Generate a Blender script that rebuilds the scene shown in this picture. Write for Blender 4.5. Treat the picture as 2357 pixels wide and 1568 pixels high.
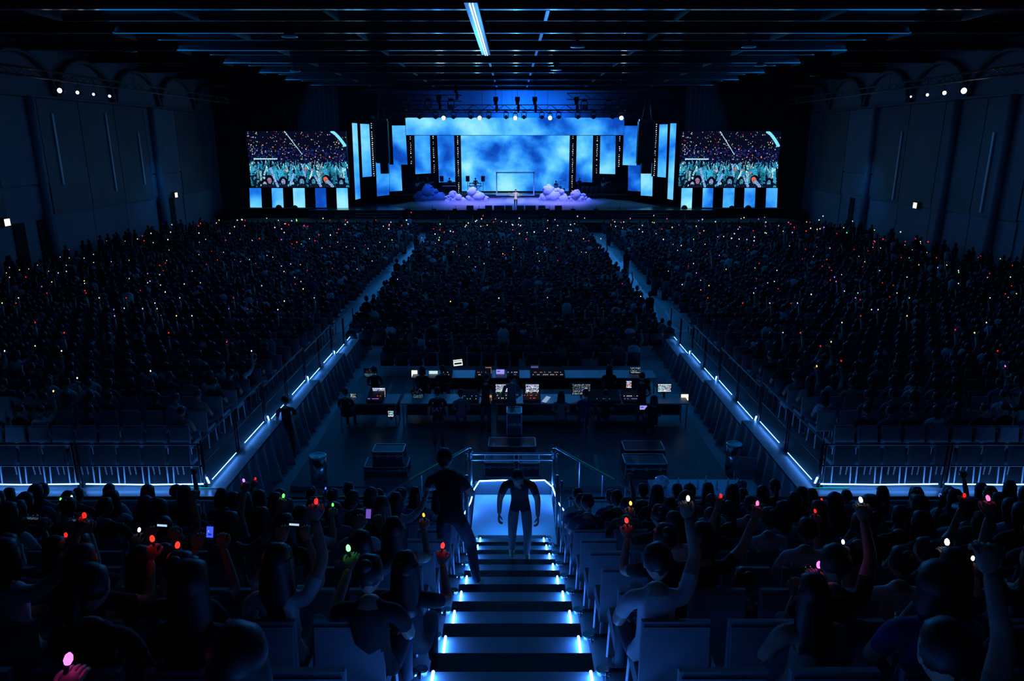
import bpy, math, random
import numpy as np
from mathutils import Vector, Matrix
random.seed(7); rng = np.random.default_rng(11)
for o in list(bpy.data.objects): bpy.data.objects.remove(o)
S = bpy.context.scene; COL = S.collection
PI = math.pi
# ------------------------------------------------------------------ camera
F = 1640.0; PITCH = math.radians(15.63); H = 8.2
cp, sp = math.cos(PITCH), math.sin(PITCH)
cam = bpy.data.cameras.new('camera'); cam.sensor_width = 36; cam.lens = F/2357*36; cam.clip_end = 400
co = bpy.data.objects.new('camera', cam); COL.objects.link(co)
co.location = (0, 0, H); co.rotation_euler = (PI/2-PITCH, 0, 0); S.camera = co
# ------------------------------------------------------------------ world, lights, exposure
S.view_settings.view_transform = 'Standard'; S.view_settings.look = 'None'
S.view_settings.exposure = 0; S.view_settings.gamma = 1
w = bpy.data.worlds.new('world'); S.world = w; w.use_nodes = True
w.node_tree.nodes['Background'].inputs[0].default_value = (0.0, 0.02, 0.08, 1)
w.node_tree.nodes['Background'].inputs[1].default_value = 0.05
def area(name, loc, rot, sx, sy, power, col, spread=180):
    l = bpy.data.lights.new(name, 'AREA'); l.shape = 'RECTANGLE'; l.size = sx; l.size_y = sy
    l.energy = power; l.color = col; l.spread = math.radians(spread)
    o = bpy.data.objects.new(name, l); COL.objects.link(o); o.location = loc; o.rotation_euler = rot; return o
def spot(name, loc, target, power, col, ang=40, blend=.6, size=.3):
    l = bpy.data.lights.new(name, 'SPOT'); l.energy = power; l.color = col; l.spot_size = math.radians(ang)
    l.spot_blend = blend; l.shadow_soft_size = size
    o = bpy.data.objects.new(name, l); COL.objects.link(o); o.location = loc
    o.rotation_euler = (Vector(target)-Vector(loc)).to_track_quat('-Z', 'Y').to_euler(); return o
# added blue spots on the back wall, standing in for lit haze above the header
spot('haze_glow_spot', (0.6, 84.6, 10.9), (0.8, 88, 11.6), 3400, (0.004, 0.15, 1), 150, 1, 1.0)
spot('haze_glow_spot', (5.2, 85.2, 11.0), (5.5, 88, 11.8), 900, (0.004, 0.15, 1), 140, 1, 1.0)
spot('haze_glow_spot', (-6.5, 84.5, 11), (-6.5, 88, 11.8), 300, (0.003, 0.13, 1), 140, 1, 1.0)
# beam lamps of the main truss pointing out over the audience
for bx in (-7.4, -3.5, .4, 4.1, 11.8):
    spot('beam_lamp', (bx, 76.2, 11.3), (bx*1.5, 42, 1.2), 4000, (0.03, 0.30, 1), 55, .9, .15)
# house wash from the ceiling over the floor seats, and over the near tiers
area('house_wash', (0, 50, 13.2), (0, 0, 0), 30, 40, 1000, (0.0, 0.27, 1))
area('house_wash', (0, 19, 13.0), (0, 0, 0), 30, 16, 175, (0.0, 0.28, 1))
# wall washes
area('wall_wash', (-21, 56, 12), (0, math.radians(-65), 0), 4, 34, 260, (0.0, 0.30, 1))
area('wall_wash', (21, 56, 12), (0, math.radians(65), 0), 4, 34, 260, (0.0, 0.30, 1))
for sx in (-1, 1): spot('wall_fill_spot', (sx*26, 60, 7), (sx*30, 61, 2.8), 130, (0, .25, 1), 90, 1, .3)  # added unseen spots that brighten the lower wall panels
# stage: blue and violet on fog and props, white key on singer
for sx in (-9, -3, 3, 9):
    spot('stage_wash', (sx, 73, 10.6), (sx*.6, 75.5, 1.8), 7000, (0.05, 0.16, 1), 60, .9, .4)
for sx in (-4, 5):
    spot('stage_violet', (sx, 72, 10.6), (sx*.9, 75.2, 1.8), 11000, (0.30, 0.22, 1), 55, .9, .4)
spot('follow_spot', (0, 30, 13), (0.35, 72.6, 3.1), 70000, (1, .95, .95), 2.6, .3, .1)
spot('front_fill', (0, 62, 13), (0, 78, 4), 1400, (0.03, 0.25, 1), 70, .9, .5)

# ------------------------------------------------------------------ helpers
def P(px, py, Y=None, Z=None, X=None):
    """world point seen at photo pixel (px,py) on the given plane (photo 2357x1568)"""
    a = (px-1178.5)/F; v = (py-784)/F
    dx, dy, dz = a, cp-v*sp, -(sp+v*cp)
    if Y is not None: t = Y/dy
    elif Z is not None: t = (Z-H)/dz
    else: t = X/dx
    return Vector((dx*t, dy*t, H+dz*t))
def PX(x, y, z):
    d = y*cp+(H-z)*sp; u = y*sp-(H-z)*cp
    return (1178.5+x/d*F, 784-u/d*F, d)
def mat(name, col=(0.5, .5, .5), rough=.6, metal=0, emit=None, es=1.0, noise=0, nscale=5, bump=0, sheen=0, spec=.5):
    m = bpy.data.materials.new(name); m.use_nodes = True; nt = m.node_tree; b = nt.nodes['Principled BSDF']
    b.inputs['Base Color'].default_value = (*col, 1); b.inputs['Roughness'].default_value = rough
    b.inputs['Metallic'].default_value = metal; b.inputs['Specular IOR Level'].default_value = spec
    if sheen: b.inputs['Sheen Weight'].default_value = sheen
    if emit: b.inputs['Emission Color'].default_value = (*emit, 1); b.inputs['Emission Strength'].default_value = es
    if noise or bump:
        tc = nt.nodes.new('ShaderNodeTexCoord'); n = nt.nodes.new('ShaderNodeTexNoise')
        n.inputs['Scale'].default_value = nscale; n.inputs['Detail'].default_value = 3
        nt.links.new(tc.outputs['Object'], n.inputs['Vector'])
        if noise:
            r = nt.nodes.new('ShaderNodeValToRGB'); e = r.color_ramp.elements
            e[0].position = .3; e[1].position = .7
            e[0].color = (*[c*(1-noise) for c in col], 1); e[1].color = (*[min(1, c*(1+noise)) for c in col], 1)
            nt.links.new(n.outputs['Fac'], r.inputs[0]); nt.links.new(r.outputs[0], b.inputs['Base Color'])
        if bump:
            bp = nt.nodes.new('ShaderNodeBump'); bp.inputs['Strength'].default_value = bump; bp.inputs['Distance'].default_value = .02
            nt.links.new(n.outputs['Fac'], bp.inputs['Height']); nt.links.new(bp.outputs[0], b.inputs['Normal'])
    return m
def nosample(m):
    m.cycles.emission_sampling = 'NONE'; return m
class MB:
    def __init__(s): s.v = []; s.f = []; s.m = []
    def add(s, vs, fs, mi=0):
        n = len(s.v); s.v += [tuple(p) for p in vs]; s.f += [tuple(i+n for i in f) for f in fs]; s.m += [mi]*len(fs); return s
    def box(s, c, d, mi=0, R=None, taper=1.0):
        x, y, z = d[0]/2, d[1]/2, d[2]/2
        vs = [(-x, -y, -z), (x, -y, -z), (x, y, -z), (-x, y, -z), (-x*taper, -y*taper, z), (x*taper, -y*taper, z), (x*taper, y*taper, z), (-x*taper, y*taper, z)]
        vs = [Vector(p) for p in vs]
        if R: vs = [R @ p for p in vs]
        vs = [p+Vector(c) for p in vs]
        return s.add(vs, [(3, 2, 1, 0), (4, 5, 6, 7), (0, 1, 5, 4), (1, 2, 6, 5), (2, 3, 7, 6), (3, 0, 4, 7)], mi)
    def b2(s, a, b, mi=0):
        return s.box([(a[i]+b[i])/2 for i in range(3)], [abs(b[i]-a[i]) for i in range(3)], mi)
    def tube(s, pts, r, n=8, mi=0, caps=True):
        pts = [Vector(p) for p in pts]; rr = r if isinstance(r, (list, tuple)) else [r]*len(pts)
        rings = []; ref = None
        for i, p in enumerate(pts):
            d = (pts[min(i+1, len(pts)-1)]-pts[max(i-1, 0)]).normalized()
            if ref is None: ref = Vector((0, 0, 1)) if abs(d.z) < .9 else Vector((1, 0, 0))
            u = d.cross(ref).normalized(); v = u.cross(d).normalized(); ref = v
            rings.append([p+(u*math.cos(2*PI*k/n)+v*math.sin(2*PI*k/n))*rr[i] for k in range(n)])
        vs = [q for R in rings for q in R]; fs = []
        for i in range(len(pts)-1):
            for k in range(n): fs.append((i*n+k, i*n+(k+1) % n, (i+1)*n+(k+1) % n, (i+1)*n+k))
        if caps: fs.append(tuple(range(n))[::-1]); fs.append(tuple((len(pts)-1)*n+k for k in range(n)))
        return s.add(vs, fs, mi)
    def lathe(s, c, prof, n=16, mi=0, axis='z', caps=True):
        vs = []; fs = []
        for r, z in prof:
            for k in range(n):
                a = 2*PI*k/n; p = (r*math.cos(a), r*math.sin(a), z)
                if axis == 'y': p = (p[0], p[2], p[1])
                if axis == 'x': p = (p[2], p[0], p[1])
                vs.append((p[0]+c[0], p[1]+c[1], p[2]+c[2]))
        for i in range(len(prof)-1):
            for k in range(n): fs.append((i*n+k, i*n+(k+1) % n, (i+1)*n+(k+1) % n, (i+1)*n+k))
        if caps: fs.append(tuple(range(n))[::-1]); fs.append(tuple((len(prof)-1)*n+k for k in range(n)))
        return s.add(vs, fs, mi)
    def ball(s, c, r, nu=10, nv=6, mi=0, fn=None):
        r = (r, r, r) if not isinstance(r, (tuple, list)) else r
        vs = [(0, 0, -1)]+[(math.sin(PI*j/nv)*math.cos(2*PI*i/nu), math.sin(PI*j/nv)*math.sin(2*PI*i/nu), -math.cos(PI*j/nv)) for j in range(1, nv) for i in range(nu)]+[(0, 0, 1)]
        fs = [(0, 1+(i+1) % nu, 1+i) for i in range(nu)]
        for j in range(nv-2):
            for i in range(nu): fs.append((1+j*nu+i, 1+j*nu+(i+1) % nu, 1+(j+1)*nu+(i+1) % nu, 1+(j+1)*nu+i))
        L = len(vs)-1; fs += [(L, 1+(nv-2)*nu+i, 1+(nv-2)*nu+(i+1) % nu) for i in range(nu)]
        if fn: vs = [fn(*p) for p in vs]
        return s.add([(p[0]*r[0]+c[0], p[1]*r[1]+c[1], p[2]*r[2]+c[2]) for p in vs], fs, mi)
    def quadbox(s, q, t, mi=0):
        """a slab with front face q (4 points, clockwise from top left) and thickness t towards +Y"""
        b = [Vector(p)+Vector((0, t, 0)) for p in q]
        return s.add(list(q)+b, [(0, 3, 2, 1), (4, 5, 6, 7), (0, 1, 5, 4), (1, 2, 6, 5), (2, 3, 7, 6), (3, 0, 4, 7)], mi)
    def mesh(s, name, mats, smooth=False):
        me = bpy.data.meshes.new(name); me.from_pydata(s.v, [], s.f)
        for m in (mats if isinstance(mats, (list, tuple)) else [mats]): me.materials.append(m)
        if any(s.m): me.polygons.foreach_set('material_index', s.m)
        if smooth: me.polygons.foreach_set('use_smooth', [True]*len(me.polygons))
        me.update(); return me
    def build(s, name, mats, parent=None, smooth=False, loc=None, **kw):
        o = link(name, s.mesh(name, mats, smooth), parent, loc); tag(o, **kw); return o
def link(name, data, parent=None, loc=None):
    o = bpy.data.objects.new(name, data); COL.objects.link(o)
    if parent: o.parent = parent
    if loc is not None: o.location = loc
    return o
def tag(o, label=None, cat=None, group=None, kind=None):
    if label: o['label'] = label
    if cat: o['category'] = cat
    if group: o['group'] = group
    if kind: o['kind'] = kind
    return o
def thing(name, label, cat, loc=(0, 0, 0), rz=0, group=None):
    o = link(name, None, None, loc); o.rotation_euler = (0, 0, rz); return tag(o, label, cat, group)
def dup(root, loc=None, rz=None, label=None, group=None):
    def cpy(o, par):
        c = o.copy(); COL.objects.link(c); c.parent = par
        for ch in KIDS(o): cpy(ch, c)
        return c
    r = cpy(root, None)
    if loc is not None: r.location = loc
    if rz is not None: r.rotation_euler = (0, 0, rz)
    if label: r['label'] = label
    if group: r['group'] = group
    return r
_k = {}
def KIDS(o):
    if o.name not in _k: _k[o.name] = list(o.children)
    return _k[o.name]
ORD = ['zeroth', 'first', 'second', 'third', 'fourth', 'fifth', 'sixth', 'seventh', 'eighth', 'ninth', 'tenth', 'eleventh', 'twelfth', 'thirteenth', 'fourteenth', 'fifteenth', 'sixteenth', 'seventeenth', 'eighteenth', 'nineteenth', 'twentieth', 'twenty-first', 'twenty-second', 'twenty-third', 'twenty-fourth', 'twenty-fifth', 'twenty-sixth', 'twenty-seventh', 'twenty-eighth', 'twenty-ninth', 'thirtieth']
def grid_screen(w_, h_, img, mname='screen_image', es=1.0):
    """flat screen lying in local XZ, centred, coloured by a per-face colour attribute; img[row from top, col, 3]"""
    nh, nw = img.shape[:2]
    xs = np.linspace(-w_/2, w_/2, nw+1); zs = np.linspace(h_/2, -h_/2, nh+1)
    gx, gz = np.meshgrid(xs, zs); vs = np.stack([gx.ravel(), np.zeros(gx.size), gz.ravel()], 1)
    j, i = np.meshgrid(np.arange(nh), np.arange(nw), indexing='ij'); a = (j*(nw+1)+i).ravel()
    fs = np.stack([a, a+nw+1, a+nw+2, a+1], 1)
    me = bpy.data.meshes.new(mname); me.vertices.add(len(vs)); me.vertices.foreach_set('co', vs.ravel())
    me.loops.add(fs.size); me.loops.foreach_set('vertex_index', fs.ravel())
    me.polygons.add(len(fs)); me.polygons.foreach_set('loop_start', np.arange(0, fs.size, 4))
    me.update(calc_edges=True)
    at = me.color_attributes.new('picture', 'FLOAT_COLOR', 'CORNER')
    c = np.ones((nh*nw, 4, 4), np.float32); c[:, :, :3] = img.reshape(-1, 1, 3)
    at.data.foreach_set('color', c.ravel()); me.materials.append(M_pic); return me
M_pic = bpy.data.materials.new('lit_screen_picture'); M_pic.use_nodes = True
_n = M_pic.node_tree; _n.nodes.clear(); _o = _n.nodes.new('ShaderNodeOutputMaterial'); _e = _n.nodes.new('ShaderNodeEmission')
_a = _n.nodes.new('ShaderNodeVertexColor'); _a.layer_name = 'picture'
_n.links.new(_a.outputs[0], _e.inputs[0]); _n.links.new(_e.outputs[0], _o.inputs[0]); nosample(M_pic)

def cloud_mat(name, scale, dark, off=0, strength=1.0, dist=.25):
    m = bpy.data.materials.new(name); m.use_nodes = True; nt = m.node_tree; nt.nodes.clear()
    out = nt.nodes.new('ShaderNodeOutputMaterial'); e = nt.nodes.new('ShaderNodeEmission'); g = nt.nodes.new('ShaderNodeNewGeometry')
    mp = nt.nodes.new('ShaderNodeMapping'); mp.inputs['Location'].default_value = (off, 0, off*.7); mp.inputs['Scale'].default_value = (1, .05, 1.15)
    n1 = nt.nodes.new('ShaderNodeTexNoise'); n1.inputs['Scale'].default_value = scale; n1.inputs['Detail'].default_value = 7; n1.inputs['Roughness'].default_value = .48; n1.inputs['Distortion'].default_value = dist
    r = nt.nodes.new('ShaderNodeValToRGB'); el = r.color_ramp.elements
    el[0].position = .36+dark; el[0].color = (.004, .07, .50, 1)
    el[1].position = .68+dark; el[1].color = (.34, .88, 1, 1)
    for p, c in ((.43, (.012, .19, .85, 1)), (.49, (.04, .36, 1, 1)), (.57, (.11, .58, 1, 1))):
        x = el.new(p+dark); x.color = c
    nt.links.new(g.outputs['Position'], mp.inputs[0]); nt.links.new(mp.outputs[0], n1.inputs['Vector'])
    nt.links.new(n1.outputs['Fac'], r.inputs[0]); nt.links.new(r.outputs[0], e.inputs[0]); e.inputs[1].default_value = strength
    nt.links.new(e.outputs[0], out.inputs[0]); return m
M = dict(
 floor=mat('concrete_floor', (.46, .48, .50), .5, noise=.25, nscale=.6, bump=.1),
 deck=mat('dark_deck_board', (.16, .17, .18), .35, noise=.2, nscale=2, spec=.4),
 tread=mat('grey_tread_board', (.36, .39, .42), .4, noise=.15, nscale=4),
 stepbox=mat('black_step_carpet', (.03, .032, .035), .7, noise=.2, nscale=10),
 wall=mat('painted_wall', (.24, .28, .32), .7, noise=.1, nscale=.5),
 panel=mat('dark_wall_panel', (.14, .15, .17), .55, noise=.15, nscale=.4),
 trim=mat('trim_light_streak', (.8, .82, .85), .3),  # pale colour stands in for light streaks along the metal trim
 black=mat('matt_black', (.008, .008, .009), .8, noise=.2, nscale=3),
 drape=mat('black_drape', (.05, .055, .065), .8, sheen=.2),  # drape colour lifted to stand in for blue haze beside the stage
 bluedrape=mat('blue_black_skirting', (.16, .18, .22), .45, sheen=.4),
 rail=mat('black_painted_rail', (.03, .03, .035), .35, .4),
 alu=mat('aluminium_tube', (.55, .57, .6), .3, .9),
 steel=mat('stainless_steel', (.6, .62, .65), .2, 1),
 beam=mat('painted_steel_beam', (.05, .055, .065), .4, .3), flange=mat('bare_steel_flange', (.5, .52, .56), .16, 1),
 ceil=mat('dark_ceiling_deck', (.035, .04, .045), .7, noise=.3, nscale=.3),  # deck colour lifted with the drapes in place of hall haze
 dimtrunk=mat('dim_trunking', (.10, .11, .13), .5), trunk=mat('galvanised_trunking', (.45, .48, .52), .3, .8),  # outer bays use a darker trunking copy, dimness put into the colour
 speaker=mat('speaker_black', (.004, .004, .005), .6),
 stage=mat('stage_floor', (.05, .055, .08), .25, noise=.2, nscale=1),
 prop=mat('cloud_prop_fleece', (.34, .40, .62), .9, noise=.15, nscale=6, bump=.6),
 propdark=mat('cloud_prop_teal_fleece', (.06, .16, .30), .9, noise=.15, nscale=6, bump=.6),
 case=mat('flight_case_panel', (.035, .04, .05), .4),
 farchair=mat('shaded_chair_cover', (.05, .055, .065), .7), chair=mat('grey_chair_cover', (.20, .22, .25), .7, noise=.12, nscale=6),  # far cover is a darker copy, shade put into its colour
 chairleg=mat('white_chair_legs', (.7, .72, .74), .35),
 skin=mat('skin', (.42, .26, .19), .5), hair=mat('black_hair', (.008, .007, .007), .5),
 hairb=mat('brown_hair', (.05, .03, .02), .5), shoe=mat('pale_green_trainer', (.3, .42, .22), .6), dshoe=mat('dark_shoe', (.02, .02, .02), .5),
 tee=mat('black_cotton', (.012, .012, .014), .85), white=mat('white_cotton', (.55, .56, .58), .85, noise=.1, nscale=8),
 grey=mat('grey_cotton', (.14, .15, .16), .85), navy=mat('navy_cotton', (.02, .03, .10), .85), jeans=mat('dark_jeans', (.03, .045, .07), .85),
 red=mat('dark_red_cotton', (.10, .012, .015), .85), violet=mat('violet_cotton', (.08, .04, .2), .85),
 beige=mat('beige_trousers', (.22, .19, .15), .85),
 table=mat('grey_table_top', (.22, .24, .27), .5), clear=mat('clear_plastic', (.7, .75, .8), .15, 0, spec=.8),
 paper=mat('white_paper', (.6, .6, .6), .7), sky=cloud_mat('cloud_screen', .24, -.015, 3.3), skyd=cloud_mat('cloud_screen_dark', .25, .08, 9.1), skyw=cloud_mat('cloud_screen_wing', .2, -.03, 21),
 strip=mat('blue_led_strip', (.1, .1, .1), .5, emit=(.04, .22, 1), es=52), edgestrip=mat('edge_led_strip', (.1, .1, .1), .5, emit=(.07, .30, 1), es=24),
 stripw=mat('white_led_strip', (.1, .1, .1), .5, emit=(.35, .68, 1), es=4),
 green=mat('green_tape', (.02, .4, .12), .6, emit=(0, .5, .12), es=.04),
 lamp=mat('warm_wall_lamp', (.5, .5, .5), .5, emit=(1, .93, .75), es=1.4),
 tube=mat('fluorescent_tube', (.5, .5, .5), .5, emit=(.5, .85, 1), es=3.0),
 beamlens=mat('beam_lamp_lens', (.5, .5, .5), .3, emit=(.45, .85, 1), es=40), lens=mat('dark_lens', (.03, .04, .06), .1),
 dots=mat('warm_pixel_bulb', (.5, .5, .5), .5, emit=(.85, .9, 1), es=1.3),
)
nosample(M['dots']); nosample(M['green']); nosample(M['lamp']); nosample(M['stripw']); nosample(M['tube'])

# ------------------------------------------------------------------ the hall
WX = 30.0; CZ = 14.2; YB = 88.0
fl = MB().b2((-WX, -6, -.2), (WX, YB, 0)).build('floor', M['floor'], kind='structure')
MB().b2((-WX, -6, CZ), (WX, YB, CZ+.2)).build('ceiling', M['ceil'], kind='structure')
ceil = bpy.data.objects['ceiling']
MB().b2((-WX-.3, YB, 0), (WX+.3, YB+.3, CZ)).build('wall_back', mat('backdrop_scrim', (.25, .27, .32), .8), kind='structure')
MB().b2((-WX-.3, -6.3, 0), (WX+.3, -6, CZ)).build('wall_rear', M['drape'], kind='structure')
for k, y in enumerate([32.4, 39.2, 46.4, 53.6, 61.0, 67.8, 74.6, 81.2]):
    mb = MB(); mb.b2((-WX, y-.02, 13.55), (WX, y+.02, CZ)); mb.b2((-WX, y-.12, 13.5), (WX, y+.12, 13.55), 1)
    mb.build('beam', [M['beam'], M['flange']], ceil)
    for dy in (1.7, 4.6):
        MB().b2((-WX, y+dy-.04, 13.75), (WX, y+dy+.04, 13.8)).build('purlin', M['flange'], ceil)
    for x in (-21, -14.6, -8.1, -1.6, 1.55, 7.6, 14.4, 21):
        if x == -1.6 and y < 46: continue
        mb = MB().b2((x-.08, y+.9, 13.6), (x+.08, y+3.6, 13.68)); mb.b2((x-.02, y+.9, 13.68), (x+.02, y+3.6, CZ))
        mb.build('trunking', M['trunk'] if abs(x) < 2 else M['dimtrunk'], ceil)
for x, y in ((-22, 44), (-16, 56), (-11, 38), (13, 42), (17, 52), (24, 60), (3.6, 42), (3.2, 55)):
    MB().lathe((x, y, 13.2), [(.05, .35), (.12, .3), (.38, .0), (.40, -.04)], 16).build('dome_lamp', M['trunk'], ceil, smooth=True)
t = thing('strip_light', 'long pale luminaire channel with two lit tubes running along the ceiling', 'light', (-1.6, 39, 13.4))
MB().b2((-.26, -9, -.05), (.26, 8.3, .12)).build('housing', M['trunk'], t)
for x in (-.05, .07): MB().tube([(x, -8.9, -.09), (x, 8.2, -.09)], .022, 6).build('tube', M['tube'], t)
area('strip_light_glow', (-1.6, 39, 13.2), (0, 0, 0), .4, 16, 6, (.2, .6, 1))
area('channel_uplight', (-1.6, 39, 12.9), (PI, 0, 0), .4, 16, 5, (.1, .45, 1), 30)

def side_wall(sx, side):
    wl = link('wall_'+side, MB().b2((sx*WX, -6, 0), (sx*(WX+.3), YB, CZ)).mesh('wall', M['wall'])); tag(wl, kind='structure')
    X = lambda d: sx*(WX-d)
    ys = [20, 24.5, 29, 33.5, 38, 42.5, 47, 51.5, 56, 60.5, 66, 72]
    for i in range(len(ys)-1):
        a, b = ys[i], ys[i+1]
        door = i in (5, 9) if sx < 0 else i in (4, 9)
        zlo = 5.6 if door else 3.6
        MB().b2((X(.0), a+.04, zlo), (X(.16), b-.04, 10.8)).build('upper_panel', M['panel'] if not door else M['wall'], wl)
        if door:
            MB().b2((X(0), a+.04, 3.7), (X(.12), b-.04, 5.5)).build('panel', M['wall'], wl)
            MB().b2((X(0), a+.5, .0), (X(.10), a+1.5, 3.4)).build('doorway_shade', M['black'], wl)  # black slab painted for the shade inside the door opening
            MB().b2((X(0), a+2.8, .0), (X(.10), a+3.6, 3.4)).build('doorway_shade', M['black'], wl)  # second black slab, again for the opening's shade
        else:
            MB().b2((X(0), a+.04, .1), (X(.08), b-.04, 3.5)).build('lower_panel', M['wall'], wl)
    for y in ((46.2, 61.5) if sx < 0 else (44.5, 50.0, 61)):
        MB().tube([(X(.25), y, 0), (X(.25), y, 10.9)], .28, 12).build('pillar', M['wall'], wl, smooth=True)
    for x0, y0_, x1, y1_ in (((69, 265, 98, 444), (122, 262, 147, 425), (243, 261, 270, 440), (319, 306, 335, 425), (353, 306, 366, 425)) if sx < 0 else ((2074, 302, 2055, 460), (2187, 284, 2164, 470), (2285, 305, 2257, 490))):
        a = P(x0, y0_, X=X(.25)); b = P(x1, y1_, X=X(.25)); ym = (a.y+b.y)/2
        MB().b2((X(.17), ym-.09, a.z), (X(.25), ym+.09, b.z)).build('edge_trim', M['trim'], wl)
    MB().b2((X(0), -6, 10.85), (X(.35), 76, 11.0)).build('cornice', M['panel'], wl)
    # lunettes above the cornice: curved ribs in front of recessed infill
    y = 28.
    while y < 74:
        n = 14; pts = [(X(.3), y+3.4*math.cos(PI*k/n)+3.4, 11.0+2.5*math.sin(PI*k/n)) for k in range(n+1)]
        MB().tube(pts, .16, 6).build('arch_rib', M['panel'], wl, smooth=True)
        vs = [(X(.08), p[1], p[2]) for p in pts]
        mb = MB(); mb.add(vs+[(X(0), p[1], p[2]) for p in pts], [tuple(range(n+1))]+[(k, k+1, n+2+k, n+1+k) for k in range(n)]); mb.build('arch_infill', M['wall'], wl)
        y += 7.1
    return wl
side_wall(-1, 'left'); side_wall(1, 'right')
def wall_lamp(px, py, sx, where):
    p = P(px, py, X=sx*(WX-.3)); t = thing('wall_lamp', 'small square white lamp glowing on the %s' % where, 'lamp', p)
    MB().b2((-.08, -.26, -.26), (.08, .26, .26)).build('housing', M['black'], t)
    MB().b2((-sx*.09, -.22, -.2), (-sx*.12, .22, .2)).build('diffuser', M['lamp'], t)
wall_lamp(13, 512, -1, 'left wall beside the near door'); wall_lamp(403, 449, -1, 'left wall beside the far door'); wall_lamp(2109, 473, 1, 'right wall above the doorway')
# hall lamps on the side lighting bars
def par(px, py, sx, lab, r=.16, es=6):
    m = mat('par_lens', (.5, .5, .5), .3, emit=(.75, .88, 1), es=es); nosample(m)
    p = P(px, py, X=sx*25.5); p.z = P(178, 213, X=-25.5).z if sx < 0 else P(2174, 214, X=25.5).z; t = thing('spot_lamp', lab, 'spotlight', p)
    MB().lathe((0, .02, 0), [(.10, .36), (r*.9, .25), (r, 0)], 14, axis='y').build('can', M['speaker'], t, smooth=True)
    MB().lathe((0, 0, 0), [(.001, 0), (r*.95, 0), (r*.95, .015), (.001, .015)], 14, axis='y').build('lens', m, t)
    mb = MB(); mb.tube([(-r, .15, 0), (-r, .15, .35), (r, .15, .35), (r, .15, 0)], .015, 5); mb.tube([(0, .15, .35), (0, .15, .85)], .02, 5); mb.box((0, .15, .57), (.5, .05, .05)); mb.build('yoke', M['speaker'], t)
for i, (x, y, r) in enumerate([(137, 208, .14), (178, 213, .10), (215, 217, .08), (252, 221, .09)]):
    par(x, y, -1, 'lit spot lamp under the left ceiling, %s from the picture edge' % ORD[i+1], r)
for i, (x, y, r) in enumerate([(2219, 208, .17), (2174, 214, .12), (2135, 217, .09), (2097, 221, .06)]):
    par(x, y, 1, 'lit spot lamp under the right ceiling, %s from the picture edge' % ORD[i+1], r)
def truss(pa, pb, w_=.5, h_=.5, step=.7, label='', name='lighting_truss', matl=None):
    pa, pb = Vector(pa), Vector(pb); L = (pb-pa).length; d = (pb-pa)/L
    t = thing(name, label, 'truss', pa); u = Vector((0, 0, 1)); v = d.cross(u).normalized()
    ml = matl or M['rail']
    for f_ in (.08, .5, .92): q_ = d*L*f_; MB().tube([q_, q_+Vector((0, 0, CZ-pa.z))], .015, 5).build('hanger', ml, t)
    cs = [v*a*w_/2+u*b*h_/2 for a in (-1, 1) for b in (-1, 1)]
    for c in cs: MB().tube([c, c+d*L], .035, 6).build('chord', ml, t)
    mb = MB(); n = max(2, int(L/step))
    for i in range(n):
        a = d*(L*i/n); b = d*(L*(i+1)/n)
        for c1, c2 in ((0, 1), (2, 3), (0, 2), (1, 3)):
            p1, p2 = (cs[c1], cs[c2]) if i % 2 else (cs[c2], cs[c1]); mb.tube([a+p1, b+p2], .018, 4, caps=False)
    mb.build('lattice', ml, t, kind='stuff'); return t
LTZ = P(178, 213, X=-25.5).z+.75; RTZ = P(2174, 214, X=25.5).z+.75
truss((-25.5, 30, LTZ), (-25.5, 72, LTZ), .4, .4, 1.0, 'dark lighting truss hung along the left wall arches')
truss((25.5, 30, RTZ), (25.5, 72, RTZ), .4, .4, 1.0, 'dark lighting truss hung along the right wall arches')

# ------------------------------------------------------------------ stage
SZ = 1.7
st = thing('stage', 'wide black stage with low steps in front of the big screens', 'stage', (0, 0, 0))
MB().b2((-20, 70.5, 0), (20, YB-1, SZ)).build('deck', M['stage'], st)
MB().b2((-20, 70.3, SZ-.12), (20, 70.5, SZ+.02)).build('edge', M['black'], st)
MB().b2((-19, 79, SZ), (-3.2, 86.5, 2.55)).build('band_riser', M['black'], st)
MB().b2((3.6, 79, SZ), (17, 86.5, 2.55)).build('band_riser', M['black'], st)
MB().b2((-3.2, 80.6, SZ), (3.6, 86.5, 2.50)).build('centre_riser', M['stage'], st)
MB().b2((-27, 66.5, 0), (27, 70.3, .95)).build('apron', M['black'], st)
MB().b2((-27, 66.4, .93), (27, 66.6, 1.0)).build('apron_edge', mat('dull_green_edge', (.10, .16, .12), .5), st)
for sx in (-1, 1):
    for j in range(3):
        MB().b2((sx*11.6, 69.2+.35*j, .95+.22*j), (sx*15.2, 69.6+.35*j, .99+.22*j)).build('stair_tread', M['alu'], st)
# masking drapes either side of the stage with folds
for sx in (-1, 1):
    n = 90; x0, x1 = sx*27.6, sx*30; vs = []
    xs = [sx*(17.3+i*(12.6/n)) for i in range(n+1)]
    for z in (0, 13.4): vs += [(x, 74.5+.12*math.sin(i*1.9), z) for i, x in enumerate(xs)]
    mb = MB().add(vs, [(i, i+1, n+2+i, n+1+i) for i in range(n)])
    mb.build('masking_drape', M['drape'], label='tall black masking drape on the %s of the stage' % ('left' if sx < 0 else 'right'), cat='drape', smooth=True)
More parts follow.
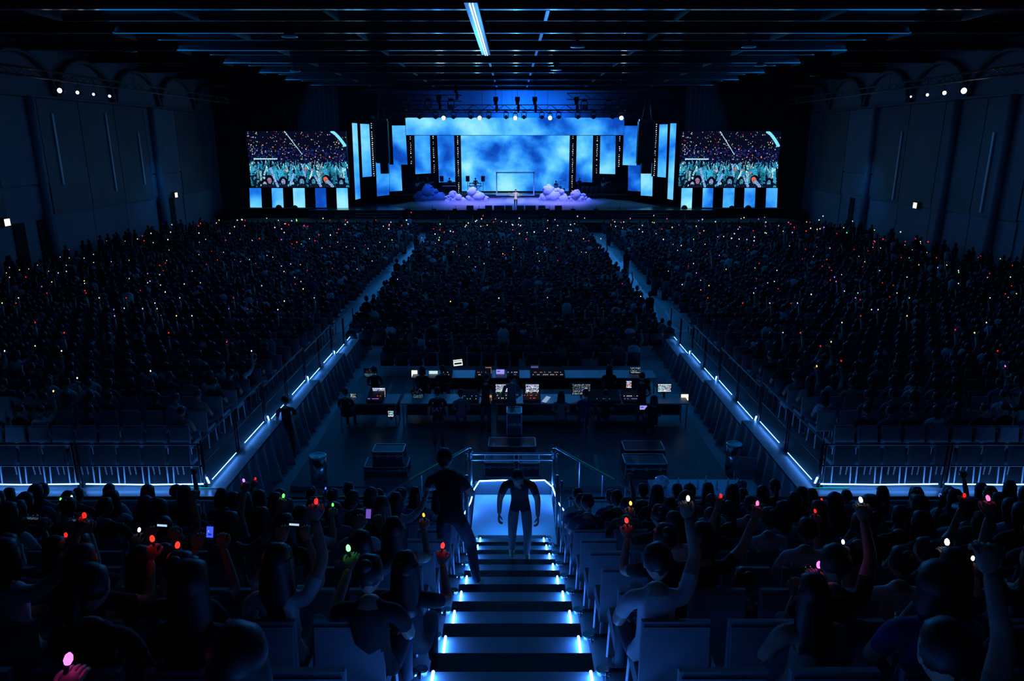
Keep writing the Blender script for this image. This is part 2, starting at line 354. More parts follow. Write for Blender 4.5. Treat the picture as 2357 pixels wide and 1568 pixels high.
# LED screens
def led(quad, Y, label, matl='sky', t=.15, group=None, name='led_panel', yaw=0):
    q = [P(x, y, Y=Y+(yaw*(1 if i in (1, 2) else 0))) for i, (x, y) in enumerate(quad)]
    c = sum(q, Vector())/4; q = [p-c for p in q]
    o = thing(name, label, 'screen', c, group=group)
    MB().quadbox([p*1.0+Vector((0, .02, 0)) for p in q], t).build('cabinet', M['speaker'], o)
    MB().add(q, [(0, 3, 2, 1)]).build('screen', M[matl], o); return o
led([(1060.5, 312), (1311.5, 312), (1309, 440), (1063, 440)], 84, 'huge blue cloud video screen at the back centre of the stage', 'sky')
hd = led([(933, 271), (1437, 271), (1436, 311), (935, 311)], 80, 'long horizontal blue cloud screen across the top of the stage', 'skyw')
for x in (-10, -3.5, 3.5, 10): MB().tube([(x, .1, .8), (x, .1, CZ-hd.location.z)], .02, 5).build('hanger', M['rail'], hd)
L = 'left'; R_ = 'right'
for side, quads in (('left', [
    ([(810, 283), (822, 284), (830, 457), (818, 460)], 74.4, 'narrow tall outermost cloud screen'),
    ([(829, 285), (852, 286), (856.5, 406), (834.6, 408)], 75, 'second cloud screen in from the outer edge'),
    ([(865, 374), (896, 374), (896, 449), (868, 452)], 77.5, 'low cloud screen under the hanging speakers'),
    ([(902, 289), (933, 289), (938, 379), (906, 379)], 79, 'high cloud screen just inside the hanging speakers'),
    ([(896, 379), (923, 379), (926, 439), (897, 441)], 79.6, 'low cloud screen inside the one below the speakers'),
    ([(954, 312), (989.5, 312), (992, 399), (956, 401)], 82, 'shorter cloud column screen under the header'),
    ([(1006, 312), (1045, 312), (1048.5, 418.5), (1010.5, 420)], 83, 'longer cloud column screen beside the centre screen')]),
    ('right', [
    ([(1543, 284), (1557, 284), (1549, 460.5), (1536, 458)], 74.4, 'narrow tall outermost cloud screen'),
    ([(1518, 286.5), (1537, 286), (1532.5, 409), (1513, 407)], 75, 'second cloud screen in from the outer edge'),
    ([(1475, 374), (1503, 374), (1501.5, 452), (1475, 450)], 77.5, 'low cloud screen under the hanging speakers'),
    ([(1436.5, 289.5), (1467, 289.5), (1465, 381), (1433, 380)], 79, 'high cloud screen just inside the hanging speakers'),
    ([(1446, 380), (1474, 380), (1475, 441), (1445.5, 439)], 79.6, 'low cloud screen inside the one below the speakers'),
    ([(1382, 312.5), (1417, 312.5), (1416, 401), (1380, 400)], 82, 'shorter cloud column screen under the header'),
    ([(1327.5, 312), (1365, 312), (1363, 420), (1325.5, 418.5)], 83, 'longer cloud column screen beside the centre screen')])):
    for i, (q, Y, lab) in enumerate(quads):
        led(q, Y, '%s, %s side of stage' % (lab, side), 'skyw' if i != 4 or side == 'left' else 'skyd', group='cloud screens flanking the stage')
# black frames behind the wings so the gaps read dark
mb = MB(); 
for sx in (-1, 1):
    MB().b2((sx*5.9, 84.4, 2.5), (sx*17.4, 84.6, 10.6)).build('backdrop_flat', M['drape'], label='black flat behind the %s side column screens' % ('left' if sx < 0 else 'right'), cat='flat')
# pixel battens
for i, ((x0, y0), (x1, y1), Y, lab) in enumerate([
    ((855, 282), (860, 407), 74.9, 'outer left'), ((944, 313), (947, 383), 79.6, 'inner left short'), ((997, 312), (999, 399), 82.2, 'middle left'), ((1053.5, 312), (1055.5, 444), 83.6, 'tall left of centre'),
    ((1319, 312), (1316, 441), 83.6, 'tall right of centre'), ((1375, 313), (1372.5, 400), 82.2, 'middle right'), ((1427, 313), (1424, 385), 79.6, 'inner right short'), ((1511.5, 284), (1505, 406), 74.9, 'outer right')]):
    a, b = P(x0, y0, Y=Y), P(x1, y1, Y=Y); a.x = b.x = (a.x+b.x)/2
    t = thing('pixel_batten', '%s vertical black batten of small white bulbs on stage' % lab, 'light', b, group='pixel battens between the stage screens')
    h = a.z-b.z; MB().b2((-.22, .05, 0), (.22, .2, h)).build('housing', M['speaker'], t)
    mb = MB(); n = int(h/.2)
    for k in range(n):
        if random.random() < .85: s_ = .07*random.uniform(.6, 1.3); mb.box((random.choice((0, 0, .03)), .0, (k+.5)*h/n), (s_, .08, s_))
    mb.build('bulbs', M['dots'], t, kind='stuff')
# speaker arrays
def array(px0, px1, y0, ymid, y1, Y, side):
    a, b = P(px0, y0, Y=Y), P(px1, ymid, Y=Y); w_ = b.x-a.x; c = (a.x+b.x)/2; zt, zm = a.z, b.z; zl = P(px0, y1, Y=Y).z
    t = thing('speaker_array', 'tall black hanging line array of speakers on the %s of stage' % side, 'speaker', (c, Y, zm))
    n = 12
    for k in range(n):
        z0 = (zt-zm)*k/n
        mb = MB(); h_ = (zt-zm)/n*.94
        mb.box((0, .4, z0+h_/2), (w_, .8, h_)); mb.box((0, -.02, z0+h_/2), (w_*.9, .05, h_*.8)); mb.build('cabinet', M['speaker'], t)
    for k in range(4):
        h_ = (zm-zl)/4*.95; mb = MB().box((.15 if side == 'right' else .1, .35, -(k+.5)*(zm-zl)/4), (w_*.6, .7, h_)); mb.build('lower_cabinet', M['speaker'], t)
    MB().b2((-w_*.45, .1, zt-zm), (w_*.45, .7, zt-zm+.18)).build('rigging_frame', M['rail'], t)
    mb = MB()
    for x in (-.5, .5): mb.tube([(x*w_*.6, .4, zt-zm), (0, .4, 13.4-zm)], .02, 5)
    mb.build('chains', M['rail'], t)
array(862, 895.5, 278, 376, 400, 72.6, 'left'); array(1471, 1504.5, 279, 376, 400, 72.6, 'right')
# crowd picture for the two big relay screens
def crowd_img(nw, nh, seed=3, dim=1.0):
    r = np.random.default_rng(seed); yy, xx = np.mgrid[0:nh, 0:nw].astype(float); u = xx/nw; v = yy/nh
    im = np.zeros((nh, nw, 3)); im[:] = (.002, .003, .012)
    k = nw/240.
    def blob(cx, cy, rx, ry, col, a=1.0):
        m = ((xx-cx)/rx)**2+((yy-cy)/ry)**2 < 1; im[m] = im[m]*(1-a)+np.array(col)*a
    for _ in range(450): # murk of far crowd
        x, y = r.uniform(0, nw), r.uniform(.28, .62)*nh; blob(x, y, r.uniform(1, 3)*k, r.uniform(.8, 2)*k, np.array((.02, .03, .22))*r.uniform(.1, 1.2), .6)
    for _ in range(260):
        x, y = r.uniform(0, nw), r.uniform(0, .6)*nh; c = r.choice(5, p=[.42, .25, .1, .08, .15]); col = [(1, .9, .7), (1, .03, .03), (.3, 1, .3), (.3, .3, 1), (1, .7, .2)][c]
        s = r.uniform(.6, 1.3)*k; blob(x, y, s, s, np.array(col)*r.uniform(.3, 1))
    for j in range(int(60)): # diagonal aisle lights
        s = j/60; x = (.385+.165*s)*nw; y = (.0+.42*s)*nh; blob(x, y, 1.3*k, 1.1*k, (.8, .95, 1)) if j % 3 == 0 else None
    for s in np.linspace(0, 1, 60):
        x = (.86+.12*s)*nw; y = (.01+.24*s**1.4)*nh; blob(x, y, 4*k, 3.0*k, (.25, .75, .85), .8)
    m = (v > .475) & (v < .495) & (u > .05) & (u < .29); im[m] = (.45, .85, .9)
    for row in range(7): # rows of raised hands and faces
        y0 = .56+.05*row; sc = (1.6+row*1.0)*k
        for i in range(int(64-row*7)):
            x = r.uniform(0, nw); y = (y0+r.uniform(-.02, .03))*nh+sc; g = r.uniform(.25, 1)
            t_ = np.array((.05, .50, .72))*g if r.random() < .72 else np.array((.55, .95, 1))*g
            dx = r.uniform(-.5, .5)
            if r.random() < .6:
                for s in np.linspace(0, 1, 14): blob(x+dx*sc*3*s, y-sc*3.4*s, sc*.38, sc*.45, t_)
            blob(x-sc*.5, y+sc*1.2, sc*1.2, sc*1.4, (.0, .01, .03)); blob(x, y+sc*1.4, sc*.65, sc*.9, t_)
            blob(x, y+sc*3.4, sc*1.2, sc*1.1, t_*r.uniform(.0, .7)); blob(x+sc, y+sc*2.2, sc*.8, sc*1.3, (.0, .005, .02))
            if r.random() < .05: blob(x+dx*sc*3, y-sc*3.6, sc*.4, sc*.4, (.8, .2, .15))
    for (x, y, s, col) in [(.19, .86, 9, (.45, .2, .3)), (.14, .93, 8, (.4, .45, .6)), (.33, .88, 8, (.35, .4, .65)), (.52, .88, 9, (.15, .35, .55)), (.64, .88, 8, (.05, .3, .35)), (.77, .86, 9, (.1, .3, .4)), (.92, .9, 8, (.1, .35, .5)), (.42, .92, 7, (.3, .8, .85))]:
        s *= k; blob(x*nw, y*nh, s*1.15, s*1.3, (.002, .003, .01)); blob(x*nw, y*nh+s*.3, s*.62, s*.85, col); blob(x*nw-s*.25, y*nh+s*.15, s*.12, s*.07, (.01, .01, .02)); blob(x*nw+s*.25, y*nh+s*.15, s*.12, s*.07, (.01, .01, .02)); blob(x*nw, y*nh+s*.75, s*.2, s*.07, (.2, .02, .05)); blob(x*nw, nh+s*.6, s*1.6, s*1.6, (.01, .01, .03))
    for (xa, ya, xb, yb, w_) in [(.27, .98, .21, .66, 3), (.40, .95, .44, .76, 3), (.71, .98, .66, .8, 3), (.83, .98, .76, .85, 4), (.56, .8, .53, .58, 2)]:
        for s in np.linspace(0, 1, 40): blob((xa+(xb-xa)*s)*nw, (ya+(yb-ya)*s)*nh, w_*k, w_*k*.9, (.3, .45, .75))
    blob(.76*nw, .85*nh, 5*k, 6*k, (1, .12, .05))
    return im*dim
bigimg = crowd_img(354, 198); _r = np.random.default_rng(2); _g = np.kron(_r.uniform(.15, 1.45, (99, 177)), np.ones((2, 2)))[:, :, None]; bigimg[112:] *= _g[112:198, :354]; bigimg = bigimg*np.array((.9, 1.1, 1.25)); bigmesh = None
for side, q in (('left', [(566, 302), (796, 302), (799, 431), (572, 431)]), ('right', [(1572, 303), (1796, 303), (1791, 431), (1570, 431)])):
    Y = 73; a = P(q[0][0], q[0][1], Y=Y); b = P(q[1][0], q[1][1], Y=Y); c = P(q[3][0], q[3][1], Y=Y)
    w_, h_ = b.x-a.x, a.z-c.z; cx = (a.x+b.x)/2; cz = (a.z+c.z)/2
    t = thing('relay_screen', 'large video screen showing the cheering crowd, %s of the stage' % side, 'screen', (cx, Y, cz))
    if bigmesh is None: bigmesh = grid_screen(w_, h_, bigimg)
    link('screen', bigmesh, t)
    MB().b2((-w_/2, .03, -h_/2), (w_/2, .25, h_/2)).build('cabinet', M['speaker'], t)
for side, xs in (('left', [(576, 603), (627, 653), (676, 703), (727, 752), (776, 802)]), ('right', [(1567, 1592), (1616, 1640), (1663, 1689), (1712, 1737), (1762, 1788)])):
    for i, (x0, x1) in enumerate(xs):
        sh = -2 if side == 'left' else 2
        led([(x0+sh, 433), (x1+sh, 433), (x1, 481), (x0, 481)], 73, 'upright blue cloud panel below the %s relay screen, %s from left' % (side, ORD[i+1]), 'skyd' if side == 'left' and i == 3 else ('sky' if i % 2 else 'skyw'), group='upright cloud panels under the %s relay screen' % side)
def mover_parts(t, lit=False, big=1.0):
    MB().box((0, 0, -.06), (.34*big, .28*big, .14*big)).build('base', M['speaker'], t)
    mb = MB(); mb.box((-.2*big, 0, -.34*big), (.06*big, .14, .45*big)); mb.box((.2*big, 0, -.34*big), (.06*big, .14, .45*big)); mb.build('yoke', M['speaker'], t)
    MB().lathe((0, -.02, -.48*big), [(.09*big, .24), (.15*big, .12), (.17*big, -.18*big)], 12, axis='y').build('head', M['speaker'], t, smooth=True)
    r = .17*big
    MB().lathe((0, -.22*big, -.48*big), [(.001, 0), (r, 0), (r, .03), (.001, .03)], 16, axis='y').build('lens', M['beamlens'] if lit else M['lens'], t)
    MB().tube([(0, 0, 0), (0, 0, .25)], .03, 6).build('clamp', M['speaker'], t)
TY = 78.0
a = P(878, 248, Y=TY); b = P(1480, 248, Y=TY); b.z = a.z
tm = truss(a, b, .55, .55, .8, 'long black lighting truss above the stage header screen')
a2 = P(848, 256, Y=TY-.6); b2 = P(1462, 256, Y=TY-.6); b2.z = a2.z
truss(a2, b2, .3, .3, .6, 'thin lower lighting truss directly over the header screen')
a3 = P(826, 226, Y=76); b3 = P(1062, 226, Y=76); b3.z = a3.z
truss(a3, b3, .55, .6, .8, 'upper left lighting truss hanging from chain motors')
a4 = P(1305, 222, Y=76); b4 = P(1474, 222, Y=76); b4.z = a4.z
truss(a4, b4, .55, .6, .8, 'upper right lighting truss hanging from chain motors')
n_ = 0
for x, y, lit in [(859, 262, 0), (893, 262, 0), (929, 262, 0), (966, 262, 0), (1003, 262, 0), (1021, 264, 1), (1044, 262, 0), (1084, 262, 0), (1104, 264, 1), (1125, 262, 0), (1165, 262, 0), (1186, 264, 1), (1206, 262, 0), (1247, 262, 0), (1266, 264, 1), (1286, 262, 0), (1330, 262, 0), (1366, 262, 0), (1410, 262, 0), (1430, 264, 1), (1452, 262, 0)]:
    p = P(x, y-5, Y=TY-.6); n_ += 1
    t = thing('moving_head', ('brightly lit' if lit else 'unlit black')+' moving head lamp on lower truss, %s from left' % ORD[n_], 'stage light', p, group='moving heads on the lower stage truss')
    mover_parts(t, lit, 1.15)
n_ = 0
for x, y in [(883, 240), (932, 240), (985, 238), (1038, 238), (1430, 236), (1400, 240), (1345, 240)]:
    p = P(x, y-10, Y=76); n_ += 1; t = thing('moving_head', 'large moving head hanging from an upper side truss, %s from left' % ORD[n_], 'stage light', p, group='moving heads on the upper side trusses')
    mover_parts(t, False, 1.6)
for i, x in enumerate((1010, 1141, 1191, 1231, 1327, 1049)):
    zt = {1049: 200, 1010: 225}.get(x, 228); p = P(x, zt, Y=TY-.2)
    t = thing('chain_motor', 'black chain hoist above the main truss, %s from left' % ORD[1+[1010, 1049, 1141, 1191, 1231, 1327].index(x)], 'hoist', p, group='chain hoists over the stage')
    mb = MB().box((0, 0, 0), (.5, .4, .42)); mb.lathe((0, 0, -.1), [(.16, -.5), (.2, 0)], 8); mb.build('body', M['speaker'], t)
    MB().tube([(0, 0, .2), (0, 0, CZ-p.z-.05)], .02, 5).build('chain', M['rail'], t)
    MB().lathe((.1, 0, -.5), [(.10, -.8), (.16, -.4), (.10, 0)], 8).build('chain_bag', M['speaker'], t, smooth=True)
# goal shaped frame
q0 = P(1143, 396, Y=78.6); q1 = P(1229, 396, Y=78.6); zb = P(1143, 450, Y=78.6).z; zb = max(zb, SZ+.02)
t = thing('tube_frame', 'pale rectangular tube frame standing behind the singer', 'frame', (0, 78.6, zb-.0))
hz = q0.z-zb
MB().b2((q0.x-.06, -.06, 0), (q0.x+.06, .06, hz)).build('upright', M['paper'], t); MB().b2((q1.x-.06, -.06, 0), (q1.x+.06, .06, hz)).build('upright', M['paper'], t)
MB().b2((q0.x-.06, -.06, hz-.12), (q1.x+.06, .06, hz)).build('crossbar', M['paper'], t); MB().b2((q0.x, -.05, 0), (q1.x, .05, .08)).build('foot_bar', M['paper'], t)
# cloud props: lobes (px, py, r px)
def cloud(lobes, Y, label, ml):
    xs = [l[0] for l in lobes]; c = P(sum(xs)/len(xs), 470, Y=Y); c.z = SZ
    mb = MB(); g = random.Random(len(lobes)*7+int(xs[0]))
    for x, y, r in lobes:
        p = P(x, y, Y=Y); rr = r*Y/F*1.0; ph = g.random()*6
        def fn(a, b_, d, ph=ph): 
            k = 1+.035*math.sin(9*a+ph)*math.sin(8*b_+ph*2)*1.2+.03*math.sin(17*d+ph+5*a); return (a*k, b_*k, d*k)
        cz_ = max(p.z-c.z, rr*.55); mb.ball((p.x-c.x, g.uniform(-.12, .12), cz_), (rr, rr*.6, rr), 20, 12, fn=fn)
        mb.box((p.x-c.x, .05, cz_*.5), (rr*1.75, rr*.8, cz_))
        for _ in range(7):
            a_ = g.uniform(-.5, PI+.5); r3 = rr*g.uniform(.28, .45); zz = max(cz_+math.sin(a_)*rr*.78, r3*.8)
            mb.ball((p.x-c.x+math.cos(a_)*rr*.78, g.uniform(-.3, .05)*rr, zz), (r3, r3*.8, r3), 12, 8, fn=fn)
    mb.build('cloud_prop', ml, loc=c, label=label, cat='stage prop', smooth=True)
cloud([(966, 454, 13), (985, 441, 14.5), (1000, 452, 15), (1012, 455, 12), (978, 456, 12), (990, 455, 14)], 76.2, 'large dark teal cloud prop at the left end of the fog', M['propdark'])
cloud([(1032, 458, 8), (1042, 449, 9.5), (1055, 455, 8), (1047, 460, 8), (1066, 461, 6)], 75.2, 'small sparkling cloud prop right of the dark teal cloud', M['prop'])
cloud([(1082, 456, 8), (1087, 442, 10.5), (1096, 452, 11), (1105, 453, 10), (1118, 459, 8), (1092, 458, 9)], 75.4, 'middle white cloud prop in front of the left keyboard', M['prop'])
cloud([(1252, 455, 11), (1262, 440, 13), (1270, 452, 14), (1284, 450, 15), (1296, 458, 11), (1276, 458, 11), (1262, 458, 10)], 75.6, 'biggest pale lavender cloud prop right of the singer', M['prop'])
cloud([(1314, 459, 8), (1326, 448, 11), (1342, 454, 8), (1334, 459, 9), (1355, 462, 6.5)], 75.2, 'sparkling cloud prop at the right end of the fog', M['prop'])
# stage front monitors
for i, (x, w_, dy) in enumerate([(1082, 16, 0), (1125, 16, 0), (1109, 20, 6), (1149, 24, 1), (1171, 16, 0), (1198, 16, 0), (1221, 24, 1), (1247, 16, 0), (1253, 24, 5), (1285, 16, 0), (1319, 10, 4), (1371, 9, 4), (1000, 9, 4), (1047, 9, 4), (940, 12, 4)]):
    p = P(x, 484, Y=70.9 if dy < 3 else 70.05); p.z = SZ if dy < 3 else .95; ww = w_*70/F
    hh = .42 if dy < 3 else .95
    MB().add([(-ww/2, -.3, 0), (ww/2, -.3, 0), (ww/2, .15, 0), (-ww/2, .15, 0), (-ww/2, -.18, hh), (ww/2, -.18, hh), (ww/2, .05, hh), (-ww/2, .05, hh)], [(3, 2, 1, 0), (4, 5, 6, 7), (0, 1, 5, 4), (1, 2, 6, 5), (2, 3, 7, 6), (3, 0, 4, 7)]).build('stage_monitor', M['speaker'], loc=p, label='black monitor box on stage front edge, %s of the line from left' % ORD[1+sorted([1082, 1125, 1109, 1149, 1171, 1198, 1221, 1247, 1253, 1285, 1319, 1371, 1000, 1047, 940]).index(x)], cat='speaker', group='monitor boxes along the stage front')
for i in range(10):
    p = P(941+54*i, 480, Y=70.4); MB().tube([(0, 0, SZ), (0, 0, SZ+.45)], .025, 5).build('mic_stand', M['speaker'], loc=(p.x, 70.4, 0), label='thin black rod on the stage front edge, %s from left' % ORD[i+1], cat='stand', group='rods along the stage front')
for i, (x, y) in enumerate([(642, 480), (679, 481), (1575, 481), (1684, 482), (1722, 481)]):
    p = P(x, y, Y=72.4); MB().lathe((0, 0, -.05), [(.30, 0), (.32, .16), (.22, .34), (.05, .42)], 14).build('beacon_light', M['speaker'], loc=p, smooth=True, label='black dome shaped lamp before the upright cloud panels, %s from left' % ORD[i+1], cat='stage light', group='dome lamps beneath the relay screens')
for sx in (-1, 1): MB().b2((sx*18.5, 72.0, 0), (sx*29, 74, 1.75)).build('screen_base', M['black'], label='black plinth under the %s relay screen' % ('left' if sx < 0 else 'right'), cat='plinth')
# fog
vm = bpy.data.materials.new('low_fog'); vm.use_nodes = True; nt = vm.node_tree; nt.nodes.clear()
out = nt.nodes.new('ShaderNodeOutputMaterial'); pv = nt.nodes.new('ShaderNodeVolumePrincipled'); tc = nt.nodes.new('ShaderNodeTexCoord')
mp = nt.nodes.new('ShaderNodeMapping'); mp.inputs['Scale'].default_value = (.35, .35, 1.2); nz = nt.nodes.new('ShaderNodeTexNoise'); nz.inputs['Scale'].default_value = 1; nz.inputs['Detail'].default_value = 3
mr = nt.nodes.new('ShaderNodeMapRange'); mr.inputs['From Min'].default_value = .25; mr.inputs['From Max'].default_value = .7; mr.inputs['To Max'].default_value = 2.6
sx_ = nt.nodes.new('ShaderNodeSeparateXYZ'); m2 = nt.nodes.new('ShaderNodeMapRange'); m2.inputs['From Min'].default_value = 0; m2.inputs['From Max'].default_value = .75; m2.inputs['To Min'].default_value = 1; m2.inputs['To Max'].default_value = 0
mu = nt.nodes.new('ShaderNodeMath'); mu.operation = 'MULTIPLY'
nt.links.new(tc.outputs['Object'], mp.inputs[0]); nt.links.new(mp.outputs[0], nz.inputs['Vector']); nt.links.new(nz.outputs['Fac'], mr.inputs['Value'])
nt.links.new(tc.outputs['Object'], sx_.inputs[0]); nt.links.new(sx_.outputs['Z'], m2.inputs['Value']); nt.links.new(mr.outputs[0], mu.inputs[0]); nt.links.new(m2.outputs[0], mu.inputs[1])
nt.links.new(mu.outputs[0], pv.inputs['Density']); pv.inputs['Color'].default_value = (.9, .9, 1, 1); nt.links.new(pv.outputs[0], out.inputs['Volume'])
mb = MB(); n = 40; vs = []
for j, (ky, kz) in enumerate(((-1, 0), (-.95, .35), (-.3, .62), (.6, .72), (1, .6), (1, 0))):
    for i in range(n+1):
        u = i/n*2-1; e = max(.05, 1-abs(u)**4); vs.append((14*u, 3.9*ky*e, kz*e*(1+.12*math.sin(i*1.7+j))))
fs = [(j*(n+1)+i, j*(n+1)+i+1, (j+1)*(n+1)+i+1, (j+1)*(n+1)+i) for j in range(5) for i in range(n)]+[(5*(n+1)+i, 5*(n+1)+i+1, i+1, i) for i in range(n)]
fs += [tuple(j*(n+1) for j in range(6))[::-1], tuple(j*(n+1)+n for j in range(6))]
mb.add(vs, fs); mb.build('stage_fog', vm, loc=(1.2, 74.8, SZ+.01), label='low violet blue fog drifting over the stage floor', cat='fog', kind='stuff')
# ------------------------------------------------------------------ near seating tiers, staircase
NP, NR = .89, .40
def YK(k): return 9.73-NP*k
def ZK(k): return 2.04+NR*k
HW = .66
for k in range(-1, 12):
    for sx in (-1, 1):
        MB().b2((sx*HW, YK(k+1), 0 if k < 0 else ZK(k)-.5), (sx*18, YK(k), ZK(k))).build('tier_deck', M['deck'], fl)
        MB().b2((sx*HW, YK(k)-.01, ZK(k)-.05), (sx*18, YK(k)+.03, ZK(k)+.01)).build('tier_edge', M['rail'], fl)
stair = thing('staircase', 'central staircase of dark steps edged with glowing blue strips', 'staircase', (0, 0, 0))
for k in range(-2, 12):
    MB().b2((-HW, YK(k+1), ZK(k)-.45), (HW, YK(k), ZK(k))).build('tread', M['tread'], stair)
    MB().b2((-HW+.02, YK(k), ZK(k)-.45), (HW-.02, YK(k)+.445, ZK(k)-.20)).build('half_step', M['stepbox'], stair)
    for sx in (-1, 1):
        y0, y1 = YK(k+1)+.46, YK(k)-.03
        MB().tube([(sx*.575, y0, ZK(k)+.03), (sx*.575, y1, ZK(k)+.03)], .011, 6).build('light_strip', M['strip'], stair)
        mb = MB(); mb.lathe((sx*.66, y1+.0, ZK(k)+.02), [(.05, 0), (.05, .03)], 10); mb.lathe((sx*.67, y1-.08, ZK(k)+.06), [(.035, 0), (.035, .02)], 8, axis='x'); mb.tube([(sx*.62, y1, ZK(k)+.02), (sx*.70, y1-.12, ZK(k)+.10)], .012, 5)
        mb.build('clamp', M['steel'], stair)
LZ = .84
MB().b2((-.8, 11.51, 0), (.85, 13.95, LZ)).build('landing', mat('pale_landing_vinyl', (.42, .45, .48), .4, noise=.08, nscale=3), stair)
for sx in (-1, 1): # side flights down from landing
    for j in range(4):
        x0 = .85*sx+sx*.32*j
        MB().b2((x0, 12.9, 0), (x0+sx*.32, 13.95, LZ-.18*(j+1))).build('side_step', M['stepbox'], stair)
MB().b2((-.8, 13.93, 0), (.85, 13.99, LZ+.30)).build('kick_board', M['drape'], stair)
# LED rope round the landing
rope = [(-1.05, 12.7, LZ+.02), (-.86, 13.3, LZ+.16), (-.80, 13.6, LZ+.3), (-.70, 13.9, LZ+.34), (-.2, 13.9, LZ+.36), (.3, 13.9, LZ+.35), (.70, 13.9, LZ+.36), (.86, 13.75, LZ+.28), (.95, 13.4, LZ+.12), (1.2, 13.0, LZ-.08), (1.8, 12.4, LZ-.2)]
MB().tube(rope, .014, 6).build('light_strip', M['strip'], stair)
for sx in (-1, 1):
    mb = MB(); x = .88*sx
    for yy in (13.85, 12.6):
        MB().tube([(x, yy, .0), (x, yy, LZ+1.12)], .035, 8).build('scaffold_post', M['alu'], stair, smooth=True)
        MB().tube([(x+sx*.09, yy, .0), (x+sx*.09, yy, LZ+1.0)], .022, 8).build('scaffold_post', M['alu'], stair, smooth=True)
    for z in (LZ+.25, LZ+.95, LZ+1.02): MB().lathe((x, 13.85, z), [(.06, -.03), (.06, .03)], 8).build('coupler', M['steel'], stair)
mb = MB(); mb.tube([(-.88, 13.85, LZ+1.0), (.88, 13.85, LZ+1.0)], .03, 8); mb.tube([(-.88, 13.85, LZ+.86), (.88, 13.85, LZ+.86)], .02, 8); mb.build('top_rail', M['alu'], stair)
for sx in (-1, 1):
    t = thing('stair_handrail', 'thin tube handrail sloping down to the %s from the landing' % ('left' if sx < 0 else 'right'), 'handrail', (0, 13.95, 0))
    MB().tube([(sx*.92, 0, LZ+1.1), (sx*2.9, 0, .72)], .022, 6).build('rail', M['alu'], t)
    MB().tube([(sx*1.05, -.01, LZ+1.05), (sx*2.2, -.01, 1.21)], .012, 5).build('tape', M['green'], t)
    for x in (1.45, 1.95, 2.45): z = LZ+1.1-(x-.92)*(LZ+1.1-.72)/1.98; MB().tube([(sx*x, 0, 0), (sx*x, 0, z)], .02, 6).build('baluster', M['alu'], t)
    # rail in front of the first row
    t = thing('front_rail', 'long low tube rail before the first row %s of the stairs' % ('left' if sx < 0 else 'right'), 'railing', (0, 10.75, 0))
    MB().tube([(sx*.95, 0, 2.40), (sx*12, 0, 2.40)], .022, 8).build('rail', M['alu'], t)
    MB().tube([(sx*.95, .03, 2.445), (sx*12, .03, 2.445)], .022, 8).build('upper_rail', M['rail'], t)
    for j in range(6): x = sx*(1.0+2.1*j); mb = MB(); mb.tube([(x-.03, 0, 1.0), (x-.03, 0, 2.4)], .018, 6); mb.tube([(x+.03, 0, 1.0), (x+.03, 0, 2.4)], .018, 6); mb.build('post', M['alu'], t)
area('stair_glow', (0, 13.75, 1.17), (math.radians(30), 0, 0), 1.5, .05, 9, (.03, .26, 1))
area('stair_glow', (0, 12.3, 1.6), (0, 0, 0), 1.2, .05, 8, (.03, .26, 1), 120)
